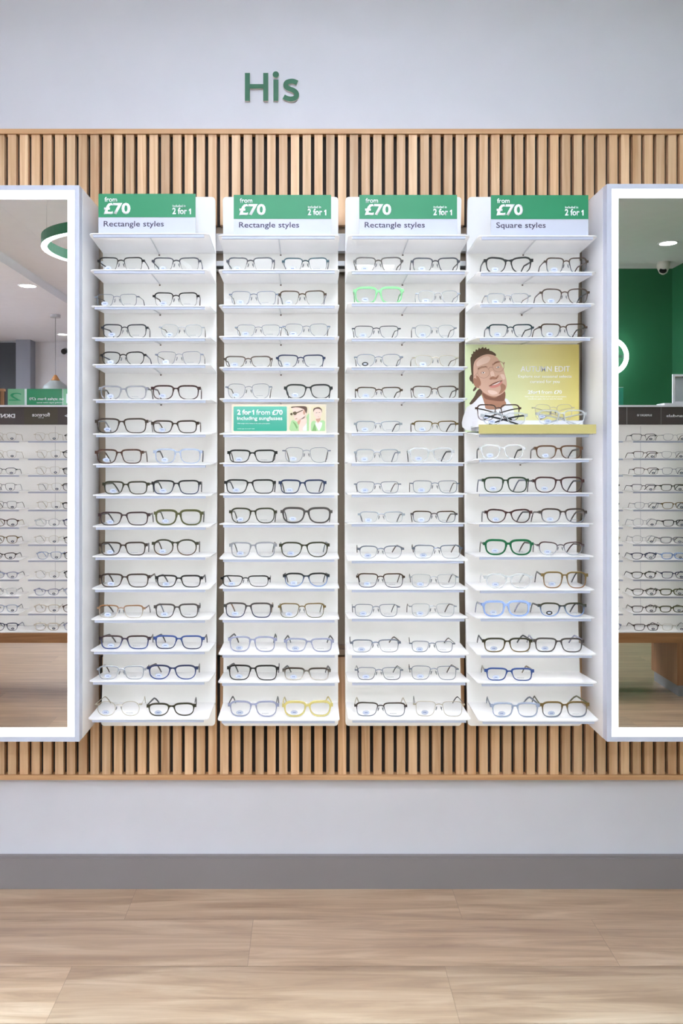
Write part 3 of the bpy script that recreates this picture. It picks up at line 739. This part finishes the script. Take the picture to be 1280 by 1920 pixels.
def T3(nm,t,x0,x1,y0_,y1_,bold,m=TXTW): a=P3(x0,y0_); b=P3(x1,y1_); text_obj(nm,t,a[0],b[0],b[1],a[1],yp,m,po,bold,0.0003)
T3('title_lettering','AUTUMN EDIT',540,1015,238,292,0.011)
T3('subtitle_lettering','Explore our seasonal selects',518,1030,322,358,0.008)
T3('curated_lettering','curated for you',632,915,370,410,0.008)
T3('offer_lettering','2for',610,708,470,504,0.02); a=P3(712,504); b=P3(726,472); one_glyph('offer_lettering',a[0],b[0],a[1],b[1],yp,TXTW,po)
T3('from_lettering','from',740,845,470,504,0.005)
T3('price_lettering','£70',862,936,470,504,0.02)
T3('small_lettering','With single-vision lenses to the same prescription.',580,982,524,540,0.0)
T3('terms_lettering','Conditions apply. Ask our team for details.',612,945,546,562,0.0)
shirt=(226,224,226);skin=(206,166,146);skl=(226,196,182);skd=(164,116,92);skk=(124,80,60);hair=(84,60,40)
lay=[(shirt,[cr([(12,660),(60,610),(110,565),(160,525),(190,560),(300,640),(390,550),(440,590),(470,640),(480,715),(480,850),(12,850)])]),
 (skd,[cr([(150,440),(170,520),(195,600),(215,650),(330,650),(400,605),(388,560),(384,470),(300,500),(220,480)])]),
 (skk,[cr([(175,495),(230,525),(300,540),(386,480),(388,560),(340,575),(230,560),(190,540)])]),
 (hair,[cr([(62,215),(60,160),(72,140),(66,128),(84,118),(86,98),(104,100),(112,78),(130,84),(140,62),(156,72),(178,55),(190,68),(208,57),(216,74),(238,70),(242,88),(266,96),(300,120),(302,140),(270,132),(210,128),(160,145),(118,172),(98,210),(92,290),(100,360),(80,350),(68,300)]),
   cr([(70,320),(50,350),(58,380),(72,390),(84,410),(92,380)]),cr([(112,430),(84,465),(92,480),(118,455)]),cr([(150,455),(120,480),(96,530),(60,580),(50,600),(68,606),(100,580),(132,545),(165,510),(172,480)])]),
 (skin,[cr([(88,240),(105,185),(150,148),(212,125),(272,130),(312,155),(338,190),(358,230),(378,270),(388,310),(402,360),(408,410),(402,450),(385,482),(352,510),(312,528),(268,528),(222,512),(180,486),(150,455),(122,448),(98,420),(86,380),(88,340)])]),
 (skl,[cr([(120,200),(170,158),(220,142),(250,160),(230,200),(170,225),(125,240)]),cr([(250,300),(275,285),(290,330),(262,340)]),cr([(345,320),(380,320),(390,360),(370,365)]),cr([(230,470),(290,475),(320,500),(270,512),(235,495)])]),
 (skd,[cr([(86,370),(100,352),(124,372),(140,420),(140,446),(112,440),(92,412)]),cr([(245,352),(275,335),(300,345),(328,322),(326,345),(300,366),(268,365),(246,368)]),cr([(345,400),(390,420),(395,455),(360,495),(330,505),(350,460)]),cr([(130,262),(165,245),(210,240),(222,250),(170,258),(135,275)]),cr([(268,222),(300,200),(338,190),(345,200),(305,212),(275,232)]),cr([(112,330),(140,345),(160,400),(148,430),(125,390)])]),
 (skk,[[(130,258),(165,242),(208,238),(210,246),(165,252),(134,268)],[(270,218),(300,196),(336,186),(340,194),(304,206),(274,228)],cr([(158,302),(178,292),(200,298),(190,308),(168,310)]),cr([(302,252),(322,240),(342,244),(332,256),(312,260)]),[(250,362),(262,356),(266,364)],[(298,360),(318,348),(312,362)],cr([(234,430),(270,405),(310,388),(366,374),(340,398),(300,412),(262,428)])]),
 ((236,226,220),[cr([(164,302),(180,294),(200,298),(192,308),(172,308)]),cr([(304,250),(322,241),(340,244),(332,254),(314,257)])]),
 ((50,32,26),[oval(183,301,6,6,12),oval(324,248,6,6,12)]),
 ((206,132,122),[cr([(240,436),(275,424),(320,412),(362,382),(360,404),(330,432),(290,446),(258,446)])]),
 ((246,240,238),[cr([(262,422),(300,406),(345,386),(330,400),(296,414)])]),
 ((176,140,120),stroke_quads(oval(185,300,56,54,22)+[(241,300)],5)+stroke_quads(oval(326,243,54,52,22)+[(380,243)],5)+stroke_quads([(232,268),(248,250),(274,252)],6)+stroke_quads([(130,300),(105,325),(92,340)],6)+stroke_quads([(372,215),(384,202),(378,225)],6))]
prints(po,'portrait',lay,yp,d,870,640,5.12)
# tray
yb,zb,yf,zf=SHELF[3,6]
tr=empty('display_tray',(0,0,0)); tag(tr,'olive fronted tray with a white riser standing on the poster shelf of the rightmost panel','tray')
ytf=yf-0.004; d=ytf-CY
tx0,tx1=X(897,d),X(1116.5,d)
zt0=Z(813,d); ztp=Z(796,d)
MB().box(tx0,tx1,ytf-0.003,ytf,zt0,ztp).build('front_strip',mat('olive_strip',(196,184,118),0.55),tr)
base=MB(); base.box(tx0+0.006,tx1-0.006,ytf,yb-0.012,ztp-0.004,ztp-0.001)
base.build('tray_floor',SHELFM,tr)
YR=ytf+0.065; ZR=ztp-0.001+0.0150
MB().box(tx0+0.012,tx1-0.012,YR,yb-0.014,ztp-0.001,ZR).build('riser',mat('white_riser_acrylic',(236,236,242),0.2),tr)
MB().box(tx0+0.02,tx0+0.023,ytf,yb-0.012,zb+0.001,ztp-0.004).box(tx1-0.023,tx1-0.02,ytf,yb-0.012,zb+0.001,ztp-0.004).build('side_support',SHELFM,tr)
for (xl,xr,yt,style,shape,col,tc_,back,lab) in ((891,977,755.4,'mix','rect','tortoise','dark brown',1,'dark tortoise browline glasses on the riser in front of the poster portrait'),
   (901.6,989,773,'full','soft','clear','gunmetal',0,'folded clear plastic glasses lying in the tray below the tortoise pair'),
   (998,1077,757,'fine','panto','pale gold','pale gold',1,'pale gold wire glasses on the tray riser, right half'),
   (1005,1100,768,'full','panto','clear','clear',0,'clear plastic glasses at the right front of the olive tray')):
    yy=(YR+0.014) if back else ytf+0.022; zz=(ZR if back else ztp-0.001)+0.0003; d=yy-CY
    h=max(0.026,min(0.045,Z(yt,d)-zz))
    g=glasses((X((xl+xr)/2,d),yy,zz),0,(xr-xl)*d/F,h,style,shape,col,None,tc_,'pale',tl=0.05 if not back else 0.05,fold=True)
    tag(g,lab,'glasses','glasses in the poster tray')
# ================================================================== ILLUMINATED MIRRORS
LED=emis('mirror_light_diffuser',(246,250,255),FRAME_E)
DM=2.17
def light_mirror(x0,x1,ytop,ybot,lab,inner):
    """inner: 'r' when the visible edge is x1, 'l' when it is x0"""
    e=empty('illuminated_mirror',(0,0,0)); tag(e,lab,'mirror','tall mirrors with a glowing border')
    zt_,zb_=Z(ytop,DM),Z(ybot,DM); yf=CY+DM; f=0.0127; l=0.0195; lt=0.0226
    def ring(mb,a0,a1,b0,b1,s,t,y0,y1):
        mb.box(a0,a1,y0,y1,b1-t,b1); mb.box(a0,a1,y0,y1,b0,b0+t); mb.box(a0,a0+s,y0,y1,b0+t,b1-t); mb.box(a1-s,a1,y0,y1,b0+t,b1-t)
    hm=MB(); hm.box(x0,x1,yf+0.03,-0.031,zb_,zt_); hm.build('housing',WHITE,e)
    h2=MB(); ring(h2,x0+0.0005,x1-0.0005,zb_+0.0005,zt_-0.0005,f,f,yf,yf+0.029); h2.build('front_frame',mat('mirror_frame_satin',(196,200,216),0.4),e)
    h3=MB(); ring(h3,x0+f,x1-f,zb_+f,zt_-f,l,lt,yf+0.003,yf+0.02); h3.build('light_border',LED,e)
    MB().box(x0+f+l,x1-f-l,yf+0.006,yf+0.02,zb_+f+lt,zt_-f-lt).build('mirror_glass',MIRROR,e)
    MB().box(x0+f,x1-f,yf+0.02,yf+0.03,zb_+f,zt_-f).build('backing',WHITE,e)
light_mirror(X(149,DM)-0.62,X(149,DM),347,1391,'tall glowing-border mirror box left of the display panels','r')
light_mirror(X(1137,DM),X(1137,DM)+0.62,344.4,1391,'tall glowing-border mirror box right of the display panels','l')
YM=CY+DM+0.006            # mirror plane
def ry(dv): return 2*YM-(CY+dv)      # true depth of something seen in the mirrors at virtual distance dv
# ================================================================== GONDOLAS behind the camera (seen in the mirrors)
DG=4.3; YG=ry(DG)
GROW=[826,859,890,921,955,988,1020,1050,1086,1118,1150,1183]
GH=mat('gondola_header_brown',(84,76,74),0.5); GH2=mat('gondola_header_olive',(86,80,68),0.5)
OAKD=wood('oak_base',(150,104,66),(184,136,92),'X',0.45)
OAKL=wood('oak_leg',(140,98,66),(168,122,86),'Z',0.45)
ACR=pane_mat('green_acrylic',(60,160,110),0.75); ACR2=pane_mat('pale_green_acrylic',(140,206,160),0.6); ACE=pane_mat('acrylic_edge',(235,245,240),0.85)
def gondola(x0,x1,cols,legs,lab):
    e=empty('eyewear_gondola',(0,0,0)); tag(e,lab,'display stand','freestanding display stands reflected in the mirrors')
    yb=YG-SD
    MB().box(x0,x1,yb-0.06,yb,0.345,Z(762,DG)).build('back_panel',PANELM,e)
    MB().box(x0,x1,yb-0.06,YG+0.004,Z(763,DG),Z(759.5,DG)).build('top_cap',WHITE,e)
    MB().box(x0,x1,YG-0.03,YG-0.002,Z(796,DG),Z(763,DG)).build('header_board',GH,e)
    MB().box(x0,x1,yb-0.2,YG+0.006,Z(1205,DG),Z(1186.5,DG)).build('base_board',OAKD,e)
    MB().box(x0,x1,yb-0.06,YG+0.004,Z(1186.4,DG),Z(1184.5,DG)).build('bottom_shelf',SHELFM,e)
    MB().box(x0+0.02,x1-0.02,YG-0.05,YG-0.035,Z(795,DG),Z(793,DG)).build('light_strip',emis('header_fill_strip',(255,250,242),3.5),e)  # added strip that brightens the first glasses row below the header
    for a,b in legs:
        lg=MB().box(a,b,yb-0.18,YG-0.004,0.06,Z(1205.2,DG)).build('leg',OAKL,e)
        MB().box(a+0.012,b,yb-0.17,YG-0.016,0.0,0.0598).build('plinth',mat('plinth_grey',(150,150,152),0.5),lg)
    for a,b in cols:
        for r,yy in enumerate(GROW[:-1]):
            z=Z(yy,DG)
            sh=MB().box(a,b,yb,YG,z-0.003,z).build('shelf',SHELFM,e)
            MB().box(a+0.004,b-0.004,YG-0.008,YG-0.001,z-0.0105,z-0.003).build('front_lip',LIPM,sh)
            MB().box(a+0.008,b-0.008,YG-0.0125,YG-0.0085,z-0.0075,z-0.0033).build('light_strip',STRIP,sh)
        xm=(a+b)/2
        MB().box(xm-0.06,xm-0.058,yb,yb+0.001,Z(1184,DG),Z(797,DG)).build('panel_seam',mat('seam_grey',(190,190,196),0.5),e)
    return e
XL=lambda px:X(px,DG)
gl=gondola(-2.3,-0.95,((XL(36)-0.32,XL(36)),(XL(51),XL(51)+0.32)),((-2.3,-2.05),(-1.2,-0.95)),'white shelved stand with oak base reflected in the left mirror')
gr=gondola(1.2,2.4,((XL(1169)-0.32,XL(1169)),(XL(1186),XL(1186)+0.32)),((1.935,2.3),(1.22,1.5)),'white shelved stand with oak base and leg reflected in the right mirror')
def TG(par,nm,t,px0,px1,y0_,y1_,bold,m=TXTW,yy=YG-0.002): text_obj(nm,t,XL(px0),XL(px1),Z(y1_,DG),Z(y0_,DG),yy,m,par,bold,0.0004,back=True)
MB().box(XL(45),XL(108),YG-0.002,YG-0.0012,Z(795.6,DG),Z(763.5,DG)).build('header_plate',GH2,gl)
TG(gl,'logo_lettering','DKNY',-8,28,776,783.5,0.04)
TG(gl,'logo_lettering','florence',60,93.5,774,781,0.01,yy=YG-0.0012)
TG(gl,'logo_lettering','by mills',71.5,81.5,782,784.5,0.01,yy=YG-0.0012)
TG(gl,'logo_lettering','<>',121,133,777,782,0.03)
TG(gr,'logo_lettering','SUPERDRY ©',1194,1222,776.5,780.5,0.02)
TG(gr,'logo_lettering','sandals',1249,1284,777,782,0.02)
MB().box(XL(1174.5),XL(1175.6),YG-0.002,YG-0.0014,Z(795.6,DG),Z(763.5,DG)).box(XL(1238.8),XL(1239.4),YG-0.002,YG-0.0014,Z(795.6,DG),Z(763.5,DG)).build('header_joint',mat('joint_light',(160,156,156),0.5),gr)
# acrylic offer sign on top of the left gondola
zt0,zt1=Z(759.4,DG),Z(727.5,DG); ysg=YG-0.05
sg=empty('acrylic_offer_sign',(0,0,0)); tag(sg,"green acrylic sign reading 'on styles from £70' on the stand in left mirror",'sign')
MB().box(XL(44),XL(112),ysg-0.003,ysg,zt0,zt1).build('green_pane',ACR,sg)
MB().box(XL(8),XL(40),ysg-0.003,ysg,zt0,zt1).box(XL(112.5),XL(170),ysg-0.003,ysg,zt0,zt1).build('pale_pane',ACR2,sg)
MB().box(XL(40),XL(44),ysg-0.012,ysg+0.001,zt0,zt1).box(XL(111.5),XL(112.6),ysg-0.012,ysg+0.001,zt0,zt1).build('pane_edge',ACE,sg)
TG(sg,'offer_lettering','on styles from £70',49,114,744,750.5,0.015,yy=ysg+0.0012)
TG(sg,'small_lettering','including single-vision lenses',63,113,752.5,755.5,0.0,yy=ysg+0.0012)
one_glyph('number_lettering',XL(119),XL(129),Z(755,DG),Z(737,DG),ysg,TXTW,sg,True)
TG(sg,'number_lettering','2',10,34,735,750,0.0,ACR,yy=ysg)
s2=empty('acrylic_block_sign',(0,0,0)); tag(s2,'small teal acrylic sign pane on top of the stand in right mirror','sign')
MB().box(XL(1110),XL(1175),ysg-0.003,ysg,zt0,Z(725,DG)).build('teal_pane',pane_mat('teal_acrylic',(70,170,140),0.75),s2)
MB().box(XL(1110),XL(1175),ysg-0.004,ysg+0.001,Z(725,DG),Z(724.4,DG)).build('pane_edge',ACE,s2)
# tabletop mirror on the right gondola
tmr=empty('tabletop_mirror',(0,0,0)); tag(tmr,'white framed tabletop mirror on the stand at the far right edge','mirror')
a=XL(1272); z0=zt0
MB().box(XL(1250),XL(1330),ysg-0.08,ysg+0.02,z0+0.0002,z0+0.012).build('base',WHITE,tmr)
fm_=MB(); 
fm_.box(a,a+0.012,ysg-0.03,ysg-0.02,z0+0.012,Z(699,DG)); fm_.box(a+0.14,a+0.152,ysg-0.03,ysg-0.02,z0+0.012,Z(699,DG)); fm_.box(a+0.012,a+0.14,ysg-0.03,ysg-0.02,Z(699,DG)-0.012,Z(699,DG)); fm_.box(a+0.012,a+0.14,ysg-0.03,ysg-0.02,z0+0.012,z0+0.024)
fm_.build('frame',WHITE,tmr); MB().box(a+0.012,a+0.14,ysg-0.027,ysg-0.023,z0+0.024,Z(699,DG)-0.012).build('mirror_glass',MIRROR,tmr)
# gondola glasses: (centre px, style, shape, colour, temple) per row
def grow(cxs,spec,gname,side,pos):
    for r,sp_ in enumerate(spec):
        if sp_ is None: continue
        style,shape,col,tmp=sp_
        yy=YG-0.022; z=Z(GROW[r],DG) if r<11 else Z(1184.4,DG)
        h={'round':0.042,'panto':0.042}.get(shape,0.036)
        cxp=cxs+random.uniform(-3,3)
        g=glasses((XL(cxp),yy,z+0.0003),math.pi+math.radians(random.uniform(-3,3)),0.138,h,style,shape,col,None,tmp,'black' if side!='B2' else 'pale',detail=False)
        tag(g,'%s %s glasses, %s, %s row from top, %s mirror'%(col.replace(' metal',''),STY[style],pos,ORD[r],gname),'glasses','glasses reflected in the %s mirror'%gname)
fg=('fine','panto','pale gold','pale gold')
grow(6,[('fine','panto','pale gold','pale gold'),('fine','panto','pale gold','pale gold'),('half','soft','dark teal','dark teal'),('metal','panto','dark teal','silver'),('metal','panto','dark teal','bronze'),('full','round','tortoise','pale gold'),('full','panto','khaki','khaki'),('full','cat','dark brown','gunmetal'),('full','cat','lilac grey','grey'),('full','panto','clear','grey'),('full','panto','pale blue-grey','navy'),('full','panto','navy','navy')],'left','A','left side')
grow(88,[fg,fg,fg,('fine','panto','pale gold','navy'),fg,('full','round','clear','clear'),('fine','round','pale gold','clear'),('full','panto','pale blue-grey','light blue'),('fine','round','pale gold','clear'),('full','cat','lilac grey','lilac grey'),('full','panto','pale beige','pale beige'),('thick','panto','pale beige','grey')],'left','B','in the middle')
grow(140,[('half','rect','black metal','gunmetal'),('full','round','black','gunmetal'),('full','rect','black','gunmetal'),('full','panto','dark brown','gunmetal'),('full','rect','black','gunmetal'),('full','round','navy','blue'),('full','rect','black','gunmetal'),('full','round','black','dark teal'),('full','panto','black','gunmetal'),('full','round','pale blue-grey','brown'),('full','round','tortoise','gunmetal'),('full','round','lilac grey','brown')],'left','B2','right side')
grow(1140,[None,None,('full','rect','black','black'),('full','panto','dark olive','dark olive'),('full','square','clear','clear'),('full','round','light blue','light blue'),('full','panto','pale beige','pale beige'),('full','round','dark brown','bronze'),('metal','round','silver','gunmetal'),('metal','panto','silver','gunmetal'),('metal','panto','silver','silver'),('full','round','lilac grey','lilac grey')],'right','C','left side')
grow(1212,[('half','rect','gunmetal','gunmetal'),('half','rect','bronze','bronze'),('half','rect','bronze','gunmetal'),('half','rect','gunmetal','gunmetal'),('metal','soft','silver','bronze'),('fine','round','silver','silver'),('fine','round','silver','silver'),('full','soft','navy','navy'),('full','soft','dark olive','gunmetal'),('full','soft','dark olive','dark olive'),('full','rect','grey-brown','dark brown'),('full','rect','dark brown','maroon')],'right','D','in the middle')
grow(1266,[('fine','soft','silver','bronze'),('fine','soft','silver','bronze'),('metal','rect','silver','navy metal'),('full','square','dark olive','dark olive'),('full','square','khaki','navy'),('full','square','black','black'),('thick','square','grey','grey-brown'),('thick','square','light blue','blue'),('full','rect','navy','navy'),('thick','square','olive','dark green'),('thick','square','olive','olive'),('fine','square','pale beige','gunmetal')],'right','D2','right side')
# ================================================================== ROOM FITTINGS seen in the mirrors
# green ring pendant
RC=(-1.145,ry(4.93),0); RZ=CH+1.25
rg=empty('ring_pendant_lamp',(0,0,0)); tag(rg,'large green ring ceiling lamp glowing underneath, reflected in the left mirror','lamp')
R=0.45
MB().lathe([(R,0.0),(R,0.06),(R-0.035,0.06),(R-0.035,0.0)],(RC[0],RC[1],RZ),64).build('ring_body',mat('lamp_green',(50,124,84),0.5),rg)
MB().lathe([(R-0.001,0.0),(R-0.0005,-0.004),(R-0.0345,-0.004),(R-0.034,0.0)],(RC[0],RC[1],RZ),64).build('diffuser',emis('ring_diffuser',(240,248,255),5),rg)
sw=MB()
for k in range(3):
    a=2*math.pi*k/3+0.5; sw.tube([(RC[0]+0.43*math.cos(a),RC[1]+0.43*math.sin(a),RZ+0.06),(RC[0]+0.43*math.cos(a),RC[1]+0.43*math.sin(a),CEIL)],0.0008,4)
sw.build('suspension_wire',mat('wire_grey',(170,170,170),0.4),rg)
def downlight(px,py,H,r,lab):
    dv=H*F/(VY-py); x=X(px,dv); y=ry(dv); z=CH+H
    e=empty('downlight',(0,0,0)); tag(e,lab,'ceiling light','round recessed ceiling lights')
    MB().lathe([(r,-0.0005),(r+0.014,-0.0005),(r+0.014,-0.005),(r,-0.003)],(x,y,z),28).build('trim_ring',WHITE,e)
    MB().add([(x+r*math.cos(2*math.pi*k/24),y-r*math.sin(2*math.pi*k/24),z-0.002) for k in range(24)],[tuple(range(24))]).build('diffuser',emis('downlight_diffuser',(255,252,246),14),e)
downlight(52,536,1.566,0.072,'bright round recessed downlight in the lowered ceiling, left mirror')
downlight(118,627,1.566,0.06,'small distant round downlight beyond the pendant lamp, left mirror')
downlight(1252,456,1.646,0.062,'round recessed downlight above the green wall, right mirror')
# pendant lamp with wooden cone
dv=8.9; x=X(104,dv); y=ry(dv); pe=empty('cone_pendant_lamp',(0,0,0)); tag(pe,'grey dome pendant lamp with wooden cone top, reflected in the left mirror','lamp')
zc=CEIL-0.08
MB().lathe([(0.0,0),(0.055,0),(0.055,-0.03),(0.0,-0.03)],(x,y,zc-0.0005),24).build('canopy',mat('canopy_grey',(190,190,190),0.5),pe)
MB().tube([(x,y,zc-0.03),(x,y,Z(703,dv))],0.004,6).build('cord',mat('cord_grey',(150,150,150),0.7),pe)
MB().lathe([(0.012,Z(703,dv)),(0.03,Z(708,dv)),(0.05,Z(714,dv)),(0.0,Z(714.2,dv))],(x,y,0),24).build('wooden_cone',wood('cone_oak',(176,116,60),(206,146,84),'Z'),pe,smooth=True)
MB().lathe([(0.05,Z(714,dv)),(0.075,Z(717,dv)),(0.12,Z(723,dv)),(0.15,Z(733,dv)),(0.148,Z(733,dv)),(0.11,Z(723.6,dv)),(0.05,Z(715,dv))],(x,y,0),32).build('shade',mat('shade_grey_green',(170,178,176),0.4),pe,smooth=True)
# security cameras
def seccam(px,pytop,H,r,lab):
    dv=H*F/(VY-pytop); x=X(px,dv); y=ry(dv); z=CH+H
    e=empty('security_camera',(0,0,0)); tag(e,lab,'camera','ceiling security cameras')
    MB().lathe([(0,0),(r,0),(r,-0.6*r),(r*0.9,-r),(r*0.6,-1.7*r),(0.2*r,-1.95*r),(0,-2*r)],(x,y,z-0.0005),24).build('housing',mat('camera_white',(226,224,214),0.4),e,smooth=True)
    MB().lathe([(0,0.004),(r*0.5,0.003),(r*0.56,-0.002),(0,-0.003)],(0,0,0),20).build('lens_window',mat('camera_black',(18,18,20),0.15),e)
    o=e.children[-1]; o.location=(x-0.35*r,y+0.72*r,z-1.45*r); o.rotation_euler=(-1.15,0,0.3)
seccam(1243,492,1.646,0.052,'white turret security camera on the ceiling by the green wall, right mirror')
dv=10.6; x=X(110,dv); y=-9.0
e=empty('security_camera',(0,0,0)); tag(e,'small dark wall camera high on the far white wall, left mirror','camera','ceiling security cameras')
MB().tube([(x,y,Z(652,dv)),(x,y+0.06,Z(652,dv))],0.02,12).build('bracket',mat('camera_white',(226,224,214),0.4),e)
MB().tube([(x,y+0.06,Z(652,dv)),(x,y+0.13,Z(655,dv))],0.038,16).build('lens_housing',mat('camera_black',(18,18,20),0.15),e)
# ring light on the green wall
dv=6.95; c0=wp(1143,668,dv); x,z=c0.x,c0.z; y=ry(dv); r=36*dv/F
e=empty('wall_ring_light',(0,0,0)); tag(e,'glowing white ring light mounted upright on the dark green wall','lamp')
n=56; ring=[(x+(r-0.022)*math.cos(2*math.pi*k/n),y,z+(r-0.022)*math.sin(2*math.pi*k/n)) for k in range(n)]
MB().tube(ring,0.02,8,closed=True).build('light_tube',emis('ring_tube',(235,245,255),6),e,smooth=True)
MB().box(x-r+0.02,x+r-0.02,y-0.012,y-0.002,z-0.012,z+0.012).box(x-0.02,x+0.02,-5.1302,y-0.002,z-0.02,z+0.02).build('mount_bar',mat('mount_green',(60,104,80),0.5),e)
# slatted screen at far left
e=empty('slat_screen',(0,0,0)); tag(e,'low brown vertical-slat screen at the far left edge of the left mirror','screen')
dv=7.0; y=ry(dv); x1_=X(7.5,dv); zt_=Z(729,dv)
MB().box(x1_-0.9,x1_,y-0.03,y-0.01,0,zt_).build('backing',BLACKM,e)
s=MB()
for k in range(26): s.box(x1_-0.9+k*0.035,x1_-0.9+k*0.035+0.024,y-0.01,y+0.01,0,zt_-0.02)
s.build('slats',wood('screen_oak',(130,92,58),(160,118,80),'Z'),e); MB().box(x1_-0.91,x1_+0.002,y-0.035,y+0.015,zt_-0.02,zt_).build('cap',OAKD,e)
# added fill light panels, unseen, brightening the display wall and the room
PNE=emis('added_panel_diffuser',(234,242,255),PANEL_E); PNF=emis('added_room_panel_diffuser',(234,242,255),PANEL_E*2.2)
def cpanel(x0,x1,y0,y1,z,lab):
    e=empty('added_panel_light',(0,0,0)); tag(e,lab,'ceiling light','added fill light panels')
    zp=z-0.22
    MB().box(x0+0.02,x1-0.02,y0+0.02,y1-0.02,zp-0.012,zp).build('diffuser',PNE if y0>-3 else PNF,e)
    f=MB(); f.box(x0,x1,y0,y0+0.02,zp-0.014,zp+0.002); f.box(x0,x1,y1-0.02,y1,zp-0.014,zp+0.002); f.box(x0,x0+0.02,y0+0.02,y1-0.02,zp-0.014,zp+0.002); f.box(x1-0.02,x1,y0+0.02,y1-0.02,zp-0.014,zp+0.002)
    f.build('frame',WHITE,e)
    for a,b in ((x0+0.01,y0+0.01),(x1-0.01,y0+0.01),(x0+0.01,y1-0.01),(x1-0.01,y1-0.01)):
        MB().box(a-0.001,a+0.001,b-0.001,b+0.001,zp+0.002,z).build('suspension_wire',mat('wire_grey',(170,170,170),0.4),e)
cpanel(-0.6,0.6,-1.75,-1.35,CEIL,'added fill light panel, unseen, nearest the display wall')
cpanel(-0.6,0.6,-2.9,-2.5,CEIL,'added fill light panel, unseen, above the stands')
cpanel(-0.6,0.6,-4.4,-4.0,CEIL,'added fill light panel, unseen, nearest the green wall')
cpanel(-4.9,-4.5,-6.5,-4.0,CEIL-0.08,'added fill light panel, unseen, under the lowered ceiling')

for k,(sx_,sy_) in enumerate(SPOTS):  # housings for the added, unseen floor spots
    e=empty('added_spotlight',(0,0,0)); tag(e,'added white spotlight, unseen, brightening the floor in front of the display','ceiling light','row of added floor spotlights')
    MB().lathe([(0.035,2.79),(0.04,2.8),(0.04,2.88),(0,2.88),(0,2.84),(0.035,2.84)],(sx_,sy_,0),20).build('housing',WHITE,e)
    MB().tube([(sx_,sy_,2.878),(sx_,sy_,CEIL-0.0005)],0.012,8).build('stem',WHITE,e)
